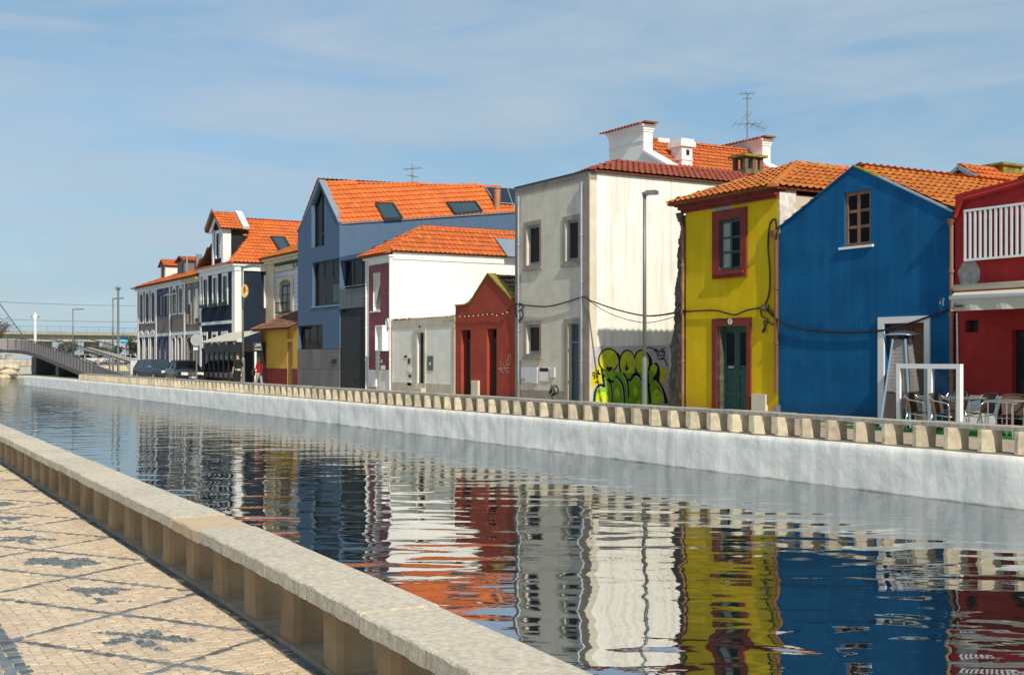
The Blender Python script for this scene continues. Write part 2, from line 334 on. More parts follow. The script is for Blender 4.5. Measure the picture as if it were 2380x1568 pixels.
def window(parent, T, r, fm, gm, nx=2, ny=2, fw=.06, bw=.035, d=.1, name='window', gms=None):
    a0, a1, b0, b1 = r; mb = MB()
    for q in ((a0, a0+fw, b0, b1), (a1-fw, a1, b0, b1), (a0+fw, a1-fw, b0, b0+fw), (a0+fw, a1-fw, b1-fw, b1)): bx3(T, mb, *q, d, d+.06)
    xs = [a0+fw+(a1-a0-2*fw)*k/nx for k in range(nx+1)]; zs = [b0+fw+(b1-b0-2*fw)*k/ny for k in range(ny+1)]
    for x in xs[1:-1]: bx3(T, mb, x-bw*.7, x+bw*.7, b0+fw, b1-fw, d+.005, d+.055)
    for z in zs[1:-1]: bx3(T, mb, a0+fw, a1-fw, z-bw/2, z+bw/2, d+.012, d+.05)
    w = mb.build(name, fm, parent)
    for i in range(nx):
        for j in range(ny):
            g = gms[(i, j)] if gms and (i, j) in gms else gm
            p = MB(); bx3(T, p, xs[i], xs[i+1], zs[j], zs[j+1], d+.03, d+.04); p.build('pane', g, w)
    return w
def door(parent, T, r, dm, d=.14, panels=(), glassp=(), gm=None, handle=True, leaf=1, name='door'):
    a0, a1, b0, b1 = r; mb = MB(); w = (a1-a0)/leaf
    for k in range(leaf):
        x0 = a0+w*k+.006; x1 = a0+w*(k+1)-.006
        bx3(T, mb, x0, x1, b0, b1, d+.02, d+.06)
        st = min(.1, w*.18)
        for q in ((x0, x0+st, b0, b1), (x1-st, x1, b0, b1)): bx3(T, mb, *q, d, d+.02)
        for f0, f1 in panels: bx3(T, mb, x0+st, x1-st, b0+(b1-b0)*f0, b0+(b1-b0)*f1, d, d+.02)
    o = mb.build(name, dm, parent)
    for k in range(leaf):
        for f0, f1 in glassp:
            p = MB(); bx3(T, p, a0+w*k+w*.24, a0+w*(k+1)-w*.24, b0+(b1-b0)*f0, b0+(b1-b0)*f1, d+.008, d+.019); p.build('pane', gm or g_dark, o)
    if handle:
        h = MB(); bx3(T, h, a1-.1, a1-.07, b0+.95, b0+1.08, d-.05, d); h.build('handle', m_steel, o)
    return o
def pipe(parent, name, pts, r, m, joints=()):
    mb = MB().tube(pts, r, 8)
    for z in joints: mb.lathe([(r*1.02, -.035), (r*1.5, -.035), (r*1.5, .035), (r*1.02, .035)], (pts[0][0], pts[0][1], z), 8)
    return mb.build(name, m, parent, smooth=False)

# roof tiles --------------------------------------------------------
TILEM = {}
def tile_mesh(m, tw, tl):
    k = (m.name, round(tw, 3), round(tl, 3))
    if k in TILEM: return TILEM[k]
    prof = [(0, .03), (.13, .012), (.48, .012), (.61, .032), (.78, .056), (.93, .046), (1.03, .03)]
    mb = MB(); L = tl*1.1
    lo = mb.vert(*[(x*tw, -.02, z+.05) for x, z in prof]); hi = mb.vert(*[(x*tw, L, z+.0) for x, z in prof]); lip = mb.vert(*[(x*tw, -.015, z+.034) for x, z in prof])
    for i in range(len(prof)-1): mb.face((lo+i, lo+i+1, hi+i+1, hi+i)); mb.face((lip+i, lip+i+1, lo+i+1, lo+i))
    TILEM[k] = (mb, mb.mesh('tile', m)); return TILEM[k]
def inpoly(p, poly):
    c = False; n = len(poly)
    for i in range(n):
        (x1, y1), (x2, y2) = poly[i], poly[(i+1) % n]
        if (y1 > p[1]) != (y2 > p[1]) and p[0] < (x2-x1)*(p[1]-y1)/(y2-y1)+x1: c = not c
    return c
CAMP = Vector((0, 0, EYE))
def roofplane(parent, pts, m, tw=.25, tl=.37, limit=300, name='roof', thick=.07, holes=(), under=None):
    P = [Vector(p) for p in pts]; u = (P[1]-P[0]).normalized(); n = u.cross(P[2]-P[0]).normalized()
    if n.z < 0: n = -n
    v = n.cross(u)
    if v.z < 0: v = -v; 
    if u.cross(v).dot(n) < 0: u = -u
    o = P[0]; uv = [((p-o).dot(u), (p-o).dot(v)) for p in P]
    mb = MB(); k = len(P); i = mb.vert(*P); j = mb.vert(*[p-n*thick for p in P])
    mb.face(range(i, i+k)); mb.face(range(j, j+k))
    for q in range(k): mb.face((i+q, i+(q+1) % k, j+(q+1) % k, j+q))
    roof = mb.build(name, under or m_under, parent)
    us = [a for a, b in uv]; vs = [b for a, b in uv]; tiles = []
    tmb, tme = tile_mesh(m, tw, tl); R = Matrix((u, v, n)).transposed().to_4x4()
    hl = [[((Vector(p)-o).dot(u), (Vector(p)-o).dot(v)) for p in h] for h in holes]
    r = 0; vv = min(vs)-.03
    while vv < max(vs):
        uu = min(us)
        while uu < max(us):
            c = (uu+tw/2, vv+tl*.5)
            if inpoly(c, uv) and not any(inpoly(c, h) for h in hl): tiles.append(o+u*uu+v*vv+n*.004)
            uu += tw
        vv += tl
    vis = sorted(tiles, key=lambda p: (p-CAMP).length)
    for p in vis[:limit]:
        t = bpy.data.objects.new('tile', tme); col.objects.link(t); t.parent = roof
        t.matrix_local = Matrix.Translation(p+n*random.uniform(-.004, .006)) @ R @ Matrix.Rotation(random.uniform(-.012, .012), 4, 'Z')
    if len(vis) > limit:
        big = MB()
        for p in vis[limit:]:
            Mx = Matrix.Translation(p) @ R; i = len(big.v); big.v += [tuple(Mx @ Vector(q)) for q in tmb.v]
            big.f += [tuple(i+a for a in f) for f in tmb.f]
        big.build('roof_tiles', m, roof, kind='stuff')
    return roof, n
def ridge(parent, p, q, m, r=.12, step=.4, name='ridge_tile'):
    p, q = Vector(p), Vector(q); L = (q-p).length; d = (q-p)/L; e = d.cross(Vector((0, 0, 1))).normalized(); up = e.cross(d)
    n = max(1, int(L/step))
    for k in range(n):
        mb = MB(); a = p+d*(L*k/n-.02); b = p+d*(L*(k+1)/n+.02); rings = []
        for c, rr in ((a, r*1.08), (b, r*.92)):
            rings.append(mb.vert(*[c+e*rr*cos(t*pi/5)+up*(rr*sin(t*pi/5)*.8-.02) for t in range(6)]))
        for t in range(5): mb.face((rings[0]+t, rings[0]+t+1, rings[1]+t+1, rings[1]+t))
        mb.face([rings[0]+t for t in range(6)])
        mb.build(name, m, parent)
def eave_row(parent, p, q, m, step=.25, r=.085, name='eave_tile', L=.32, up=.0):
    # barrel tile ends showing along the eave
    p, q = Vector(p), Vector(q); d = (q-p).normalized(); n = int((q-p).length/step); out = Vector((d.y, -d.x, 0))
    if out.dot(-p) < 0 and abs(out.y) > .5: out = -out
    mb0 = MB(); rings = []
    for dd, z in ((0, 0), (-L, .12)):
        rings.append(mb0.vert(*[d*(r*cos(t*pi/5))+out*dd+Vector((0, 0, r*sin(t*pi/5)+z)) for t in range(6)]))
    inn = mb0.vert(*[d*(r*.72*cos(t*pi/5))+Vector((0, 0, r*.72*sin(t*pi/5))) for t in range(6)])
    for t in range(5): mb0.face((rings[0]+t, rings[0]+t+1, rings[1]+t+1, rings[1]+t)); mb0.face((inn+t, inn+t+1, rings[0]+t+1, rings[0]+t))
    me = mb0.mesh('eave_tile', m)
    for k in range(n):
        o = link(name, me, parent, True); o.location = p+d*(k+.5)*step+Vector((0, 0, up))-wl(parent)

# ================================================================== THE SETTING
def sheet(name, poly, z, m):
    mb = MB(); tri = tessellate_polygon([[Vector((x, y, 0)) for x, y in poly]]); i = mb.vert(*[(x, y, z) for x, y in poly])
    for t in tri: mb.face([i+k for k in t])
    return tag(mb.build(name, m), kind='structure')
WY, WZ = 16.95, -.85
sheet('ground', [(-115.2, 17.4), (700, 17.4), (700, 1500), (-1800, 1500), (-1800, -900), (-159, -900), (-159, 44), (-115.2, 44)], -.012, m_ground)
sheet('street', [(-115, 17.0), (40, 17.0), (40, 23.4), (-115, 23.4)], -.004, m_street)
near_bank = sheet('near_bank', [(-60, .4), (300, .4), (300, -900), (-60, -900)], -.03, m_road)
# water
def water_material():
    m = bpy.data.materials.new('canal_water'); m.use_nodes = True; n = m.node_tree.nodes; L = m.node_tree.links
    out = n['Material Output']; n.remove(n['Principled BSDF'])
    geo = n.new('ShaderNodeNewGeometry')
    def nz(scale, mpsc, det, dist=0., rot=0.):
        mp = n.new('ShaderNodeMapping'); mp.inputs['Scale'].default_value = mpsc; mp.inputs['Rotation'].default_value = (0, 0, rot)
        L.new(geo.outputs['Position'], mp.inputs[0]); t = n.new('ShaderNodeTexNoise'); t.inputs['Scale'].default_value = scale
        t.inputs['Detail'].default_value = det; t.inputs['Roughness'].default_value = .4; t.inputs['Distortion'].default_value = dist
        L.new(mp.outputs[0], t.inputs['Vector']); return t.outputs['Fac']
    def ma(op, a, b, c=None):
        x = n.new('ShaderNodeMath'); x.operation = op
        for i, s in enumerate((a, b, c)):
            if s is None: continue
            if isinstance(s, (int, float)): x.inputs[i].default_value = s
            else: L.new(s, x.inputs[i])
        return x.outputs[0]
    def wave(fr_, fl, det, dist, turn):
        # crests run across the breeze; fr_ = waves per metre along it, fl = across it
        wd = Vector((-cos(ANG+turn), sin(ANG+turn), 0)); wr = Vector((sin(ANG+turn), cos(ANG+turn), 0)); c = n.new('ShaderNodeCombineXYZ')
        for k, (vec, f) in enumerate(((wd, fr_), (wr, fl))):
            d = n.new('ShaderNodeVectorMath'); d.operation = 'DOT_PRODUCT'; L.new(geo.outputs['Position'], d.inputs[0]); d.inputs[1].default_value = vec*f; L.new(d.outputs['Value'], c.inputs[k])
        t = n.new('ShaderNodeTexNoise'); t.inputs['Scale'].default_value = 1; t.inputs['Detail'].default_value = det; t.inputs['Roughness'].default_value = .4; t.inputs['Distortion'].default_value = dist
        L.new(c.outputs[0], t.inputs['Vector']); return t.outputs['Fac']
    big = wave(1.15, .55, 1., .3, .0); mid = wave(2.7, 1.1, .6, .2, .12); fine = wave(8., 4., 2., .2, -.1)
    sx = n.new('ShaderNodeSeparateXYZ'); L.new(geo.outputs['Position'], sx.inputs[0])
    far = n.new('ShaderNodeMapRange'); far.inputs['From Min'].default_value = -26; far.inputs['From Max'].default_value = -95
    far.inputs['To Min'].default_value = .20; far.inputs['To Max'].default_value = 1.; L.new(sx.outputs['X'], far.inputs['Value'])
    h = ma('ADD', ma('MULTIPLY', big, .023), ma('MULTIPLY', mid, .0082))
    h = ma('ADD', h, ma('MULTIPLY', ma('MULTIPLY', fine, .0042), far.outputs[0]))
    bp = n.new('ShaderNodeBump'); bp.inputs['Strength'].default_value = 1; bp.inputs['Distance'].default_value = 1; L.new(h, bp.inputs['Height'])
    gl = n.new('ShaderNodeBsdfGlossy'); gl.inputs['Roughness'].default_value = .012; gl.inputs['Color'].default_value = (.93, .95, .96, 1); L.new(bp.outputs[0], gl.inputs['Normal'])
    df = n.new('ShaderNodeBsdfDiffuse'); df.inputs['Color'].default_value = (.012, .022, .020, 1)
    fr = n.new('ShaderNodeFresnel'); fr.inputs['IOR'].default_value = 1.33; L.new(bp.outputs[0], fr.inputs['Normal'])
    fac = ma('MINIMUM', ma('MULTIPLY_ADD', fr.outputs[0], .0, .66), .72)
    mx = n.new('ShaderNodeMixShader'); L.new(fac, mx.inputs[0]); L.new(df.outputs[0], mx.inputs[1]); L.new(gl.outputs[0], mx.inputs[2]); L.new(mx.outputs[0], out.inputs[0])
    return m
sheet('canal_water', [(-115.4, WY+.2), (60, WY+.2), (60, 1.2), (-60, 1.2), (-60, -400), (-170, -400), (-170, 60), (-115.4, 60)], WZ, water_material())
# far quay wall: lumpy whitewashed face
mb = MB(); nx, nzz = 900, 10
x0q, x1q = -115.3, -2.
for i in range(nx+1):
    x = x0q+(x1q-x0q)*i/nx
    for j in range(nzz+1):
        z = -1.15+1.15*j/nzz
        d = .030*noise.noise((x*.8, z*1.2, 0))+.022*noise.noise((x*2.2, z*2.4, 4))+.006*noise.noise((x*8, z*8, 2))
        edge = max(0, (z+.05)/.05)
        mb.v.append((x, WY-.03+d*(1-.6*edge)+.025*edge, z+(.012*noise.noise((x*1.5, 7, 0)) if j == nzz else 0)))
for i in range(nx):
    for j in range(nzz):
        a = i*(nzz+1)+j; mb.f.append((a, a+nzz+1, a+nzz+2, a+1))
b0 = len(mb.v)
for i in range(nx+1):
    p = mb.v[i*(nzz+1)+nzz]; mb.v.append((p[0], WY+.10, p[2]+.004)); 
for i in range(nx): mb.f.append((i*(nzz+1)+nzz, (i+1)*(nzz+1)+nzz, b0+i+1, b0+i))
mb.m = [0]*len(mb.f)
qw = thing('quay_wall', 'long whitewashed lumpy quay wall rising from the canal below the row of houses', 'quay wall', (-60, WY, -1.1))
mb.build('wall_face', m_quay, qw, smooth=True)
MB().box(x0q, x0q+.02, WY, WY+3, -1.15, 0).build('wall_end', m_quay, qw)
MB().box(-115.3, -2., WY+.101, WY+.45, -.3, -.002).build('coping_base', m_conc, qw)

def NY(x):      # the near bank bends gently
    t = x+8.
    return -.02*t if t < 0 else -.024*t-.0033*t*t
def strip(name, y0, y1, z0, z1, m, parent=None, xa=-58., xb=-1., step=1.):
    mb = MB(); n = int((xb-xa)/step); ids = []
    for k in range(n+1):
        x = xa+(xb-xa)*k/n; o = NY(x); ids.append(mb.vert((x, y0+o, z0), (x, y0+o, z1), (x, y1+o, z1), (x, y1+o, z0)))
    for a, b in zip(ids, ids[1:]):
        for q in range(4): mb.face((a+q, a+(q+1) % 4, b+(q+1) % 4, b+q))
    return mb.build(name, m, parent)
# balustrades -----------------------------------------------------------------
def baluster_mesh(m, ch=.055, L=.25, D=.235, H=.37, slant=False):
    pl = [(-L/2+.01, -D/2), (L/2-ch*1.5, -D/2), (L/2, -D/2+ch*.95), (L/2, D/2-ch*.6), (L/2-ch*.6, D/2), (-L/2, D/2), (-L/2, -D/2+.012)]
    if slant: pl = [(-L/2, -D/2), (-L/2+.075, -D/2), (L/2-.02, -D/2+.085), (L/2, -D/2+.105), (L/2, D/2), (-L/2, D/2)]
    out = []
    for k in range(5):
        mb = MB(); rs = []
        for z, s in ((0, 1.02), (.02, 1.0), (H*.5, .985), (H-.015, 1.0), (H, .97)):
            rs.append(mb.vert(*[(x*s+random.uniform(-.005, .005), y*s+random.uniform(-.005, .005), z) for x, y in pl]))
        n = len(pl)
        for a, b in zip(rs, rs[1:]):
            for i in range(n): mb.face((a+i, a+(i+1) % n, b+(i+1) % n, b+i))
        mb.face([rs[-1]+i for i in range(n)]); out.append(mb.mesh('baluster', m))
    return out
def cap_mesh(m, L, y0, y1, z0, z1, rough):
    out = []
    for k in range(5):
        mb = MB(); N = 30; ids = []
        for i in range(N+1):
            x = -L/2+.005+(L-.010)*i/N; e = .35 if i in (0, N) else 1
            ph = [0]
            def r(a):
                ph[0] += 1; return a*rough*e*(1.1*noise.noise((x*7+k*9.3, ph[0]*3.7, k))+.5*noise.noise((x*31+k*5.3, ph[0]*2.1, k)))
            sec = [(y0+r(.006), z0+r(.006)), (y0+r(.006), z1-.009+r(.005)), (y0+.009+r(.007), z1+r(.003)), (y1-.012, z1+r(.0012)), (y1+r(.002), z1-.01), (y1, z0)]
            ids.append(mb.vert(*[(x, y, z) for y, z in sec]))
        for a, b in zip(ids, ids[1:]):
            for i in range(6): mb.face((a+i, a+(i+1) % 6, b+(i+1) % 6, b+i))
        mb.face([ids[0]+i for i in range(6)]); mb.face([ids[-1]+i for i in range(6)][::-1]); out.append(mb.mesh('cap_stone', m))
    return out
def balustrade(label, xa, xb, ybal, flip, cap, capm, alt=(), lime=m_lime, loc_y=0, SP=.70, off=lambda x: 0.):
    root = thing('balustrade', label, 'balustrade', ((xa+xb)/2, loc_y, 0))
    bm = baluster_mesh(lime, L=.235, D=.33, slant=True) if flip > 0 else baluster_mesh(lime); yc = (cap[0]+cap[1])/2; cm = cap_mesh(capm, SP, cap[0]-yc, cap[1]-yc, -.042, .0375, 1.)
    n = int((xb-xa)/SP)
    for k in range(n):
        x = xb-SP*(k+.5)
        o = link('baluster', random.choice(bm), root, True); yaw = math.atan((off(x+.1)-off(x-.1))/.2); o.location = Vector((x+random.uniform(-.012, .012), ybal+off(x), .03))-wl(root)
        o.rotation_euler = (0, 0, yaw+random.uniform(-.06, .06)); o.scale = (random.uniform(.88, 1.1), flip, 1)
        me = random.choice(cm)
        if k in alt: me = me.copy(); me.materials.clear(); me.materials.append(alt[k])
        c = link('cap_stone', me, root, True); c.location = Vector((x+SP/2+.04, yc+off(x+SP/2),   .4375+random.uniform(-.005, .005)))-wl(root); c.rotation_euler = (random.uniform(-.008, .008), 0, yaw+random.uniform(-.007, .007))
    if off(0.): strip('base_course', ybal-.13, ybal+.13, -.01, .03, m_bed, root, xa, xb)
    else: MB().box(xa, xb, ybal-.16, ybal+.17, -.01, .03).build('base_course', m_bed, root)
    return root
balustrade('low stone balustrade along the far quay above the whitewashed wall', -91.2, -6., 17.13, 1, (17.045, 17.44), m_cap, loc_y=17.1)
# near balustrade: joints line up with the fresh ochre stone of the photograph
bal = balustrade('low limestone balustrade beside the patterned cobble pavement, one cap stone fresh ochre', -38.44, -1.72, 2.475, -1, (2.215, 2.60), m_cappale, loc_y=2.47, SP=.72, lime=m_lime2, off=NY)
best = min((o for o in bal.children if o.name.startswith('cap_stone')), key=lambda o: abs(o.location.x+wl(bal).x+8.17))
me = best.data.copy(); me.materials.clear(); me.materials.append(m_capo); best.data = me
strip('near_quay_wall', 2.585, 2.70, -1.3, -.012, m_conc)
tag(bpy.data.objects['near_quay_wall'], 'concrete canal wall under the near limestone balustrade', 'quay wall')

# near pavement: cobbles laid one by one ---------------------------------------
pav = sheet('pavement', [(-1.-k, 2.62+NY(-1.-k)) for k in range(58)]+[(-58., .86), (-1., .86)], -.0055, m_sand)
MOT = [[[(845, 730), (900, 735), (1090, 730), (1140, 745), (1260, 740), (1350, 710), (1440, 740), (1450, 770), (1400, 790), (1240, 790), (1170, 770), (1010, 760), (880, 750)], [(860, 828), (960, 815), (1010, 785), (1140, 775), (1180, 800), (1090, 830), (1030, 845), (960, 840)], [(1210, 800), (1310, 810), (1330, 800), (1390, 820), (1395, 850), (1330, 870), (1280, 870), (1240, 850)], [(1320, 870), (1440, 870), (1540, 900), (1460, 898), (1370, 892)], [(1390, 780), (1530, 765), (1640, 780), (1780, 805), (1650, 818), (1500, 808), (1430, 800)], [(1340, 740), (1470, 700), (1440, 725)]],
       [[(580, 372), (640, 335), (720, 338), (980, 340), (1060, 370), (1050, 402), (920, 415), (860, 385), (750, 392), (720, 378), (640, 368)], [(720, 385), (800, 395), (860, 430), (920, 440), (960, 460), (890, 478), (840, 430), (760, 405)], [(980, 334), (1090, 335), (1215, 355), (1100, 362), (990, 356)], [(1040, 452), (1190, 450), (1190, 462), (1050, 464)], [(810, 480), (880, 465), (950, 470), (900, 482)]],
       [[(215, 130), (240, 85), (300, 72), (420, 75), (520, 70), (560, 95), (640, 75), (750, 75), (850, 100), (915, 125), (800, 135), (690, 150), (640, 170), (580, 165), (520, 140), (400, 130), (250, 137)]]]
motw = [[[onZ('m', *p) for p in pl] for pl in m] for m in MOT]
PER = 1.455
allm = []
for k in range(-1, 12):
    for i, m in enumerate(motw):
        sh = -PER*3*k
        allm.append([[(x+sh, y) for x, y in pl] for pl in m])
XA, XB, YA, YB = -25., -4.2, 1.0, 2.66; YE = 2.285
LD = [(-.64, -7.77), (1.55, -7.74)]
def linedist(x, y):
    best = 9
    for s, c in LD:
        t = x-s*(y-1.69)-c; t = (t+PER/2) % PER-PER/2
        best = min(best, abs(t)/sqrt(1+s*s))
    return best
cobs = []     # (x,y,len,wid,rot,dark)
for s, c in LD:
    for k in range(-14, 6):
        xx = c+PER*k; L = sqrt(1+s*s); t = 0.
        y = YA
        ang = atan2(1, s)
        while y < YB:
            ll = random.uniform(.075, .11); dy = ll/L; yc = y+dy/2; xc = xx+s*(yc-1.69)
            if XA < xc < XB and yc < YE+NY(xc): cobs.append((xc+random.uniform(-.010, .010), yc, ll*.9, random.uniform(.032, .044), ang+random.uniform(-.16, .16), 1))
            y += dy
mbox = [(min(p[0] for pl in m for p in pl), max(p[0] for pl in m for p in pl), m) for m in allm]
stx, sty = .046, .023
for i in range(int((XB-XA)/stx)):
    for j in range(int((YB-YA)/sty)):
        x = XA+stx*(i+.5*(j % 2)); y = YA+sty*j
        if any(a < x < b and any(inpoly((x, y), pl) for pl in m) for a, b, m in mbox): cobs.append((x, y, stx*.95, sty*.93, random.uniform(-.15, .15), 1))
def inmot(x, y): return any(a-.03 < x < b+.03 and any(inpoly((x+dx, y+dy), pl) for pl in m for dx in (-.018, 0, .018) for dy in (-.012, 0, .012)) for a, b, m in mbox)
y = YA
row = 0
while y < YB:
    h = random.uniform(.058, .07); x = XA+random.random()*.06
    while x < XB:
        w = random.uniform(.055, .082); xc = x+w/2; yc = y+h/2+.012*sin(xc*3.1+row*.3)
        if yc < YE+NY(xc)+.02 and linedist(xc, yc) > .04 and not inmot(xc, yc): cobs.append((xc, yc, w*.965, h*.965, random.uniform(-.16, .16), 0))
        x += w
    y += h; row += 1
for i in range(int((XB-XA)/.09)):      # dark border courses
    for yy, ww in ((2.325, .065), (.975, .07), (.905, .06)):
        xx = XA+.09*i; cobs.append((xx+random.uniform(-.01, .01), yy+(NY(xx) if yy > 2 else 0)+random.uniform(-.008, .008), random.uniform(.07, .088), ww, random.uniform(-.1, .1), 1))
def cob_geo(mb, c, world=True):
    x, y, l, w, r, dk = c; z = random.uniform(-.0012, .002); tx, ty = random.uniform(-.03, .03), random.uniform(-.03, .03); cr, sr = cos(r), sin(r); b = .0035
    T = []; B = []
    for sx, sy in ((-1, -1), (1, -1), (1, 1), (-1, 1)):
        jx, jy = random.uniform(-.005, .005), random.uniform(-.005, .005)
        px, py = sx*(l/2-b)+jx, sy*(w/2-b)+jy; T.append((px, py, z+px*tx+py*ty)); B.append((sx*l/2+jx, sy*w/2+jy, z-.0045))
    if world: g = lambda p: (x+p[0]*cr-p[1]*sr, y+p[0]*sr+p[1]*cr, p[2])
    else: g = lambda p: p
    i = mb.vert(*[g(p) for p in T], *[g(p) for p in B]); mb.face((i, i+1, i+2, i+3))
    for k in range(4): mb.face((i+4+k, i+4+(k+1) % 4, i+(k+1) % 4, i+k))
cobs.sort(key=lambda c: (c[0]-0)**2+(c[1]-0)**2 if c[0] < -5.6 else 1e6)
for c in cobs[:300]:
    mb = MB(); cob_geo(mb, c, False); o = mb.build('cobble', m_cobd if c[5] else m_cob, pav, True); o.location = (c[0], c[1], 0); o.rotation_euler = (0, 0, c[4])
for dk, nm, mm in ((0, 'beige_cobbles', m_cob), (1, 'grey_cobbles', m_cobd)):
    mb = MB()
    for c in cobs[300:]:
        if c[5] == dk: cob_geo(mb, c)
    mb.build(nm, mm, pav, kind='stuff')
# kerb stones
kb = tag(MB().box(-60, 0, .6, .61, -.1, -.02).build('kerb', m_kerb), kind='structure')
for k in range(44):
    x = -1.-.9*k
    MB().box(x-.894, x, .615+random.uniform(-.004, .004), .862, -.08, random.uniform(-.003, .004)).build('kerb_stone', m_kerb, kb)
# bedding slabs between the border course and the balusters
for k in range(34):
    x = -2.-.95*k; o_ = NY(x-.47)
    MB().box(x-.944, x, 2.362+o_, 2.60+o_, -.05, random.uniform(.0, .008)).build('bedding_slab', m_bed, pav)
# rough road stones in front of the kerb
mb = MB()
for i in range(60):
    for j in range(14):
        cob_geo(mb, (-10+.1*i+random.uniform(-.01, .01), .54-.1*j+random.uniform(-.01, .01), .092, .09, random.uniform(-.2, .2), 0))
mb.build('road_stones', m_road, near_bank, kind='stuff')

# ================================================================== BUILDINGS (right to left along the quay)
def surround(parent, T, outer, inner, mt, d=.06, name='window_surround'):
    return band(parent, name, rect(*outer), rect(*inner), lambda a, b, dd: T(a, b, dd-d), mt, d)
def strokes(parent, name, T, lines, w, mt, d=-.004):
    mb = MB()
    for ln in lines:
        ww = w
        if isinstance(ln, tuple): ln, ww = ln
        P = [Vector((p[0], p[1])) for p in ln]
        L, R = [], []
        for i, p in enumerate(P):
            dd = (P[min(i+1, len(P)-1)]-P[max(i-1, 0)]); dd = dd.normalized() if dd.length else Vector((1, 0)); nn = Vector((-dd.y, dd.x))*ww/2
            L.append(p+nn); R.append(p-nn)
        i = mb.vert(*[T(q.x, q.y, d) for q in L], *[T(q.x, q.y, d) for q in R]); n = len(P)
        for k in range(n-1): mb.face((i+k, i+k+1, i+n+k+1, i+n+k))
    return mb.build(name, mt, parent)
def fillp(parent, name, T, polys, mt, d=-.003):
    for pl in polys:
        mb = MB(); tri = tessellate_polygon([[Vector((a, b, 0)) for a, b in pl]]); i = mb.vert(*[T(a, b, d) for a, b in pl])
        for t in tri: mb.face([i+k for k in t])
        o = mb.build(name, mt, parent)
    return o
def smooth_line(pts, n=6):
    out = []; P = [Vector(p) for p in pts]
    for i in range(len(P)-1):
        p0, p1, p2, p3 = P[max(i-1, 0)], P[i], P[i+1], P[min(i+2, len(P)-1)]
        for k in range(n):
            t = k/n; out.append(.5*((2*p1)+(p2-p0)*t+(2*p0-5*p1+4*p2-p3)*t*t+(3*p1-p0-3*p2+p3)*t**3))
    out.append(P[-1]); return out

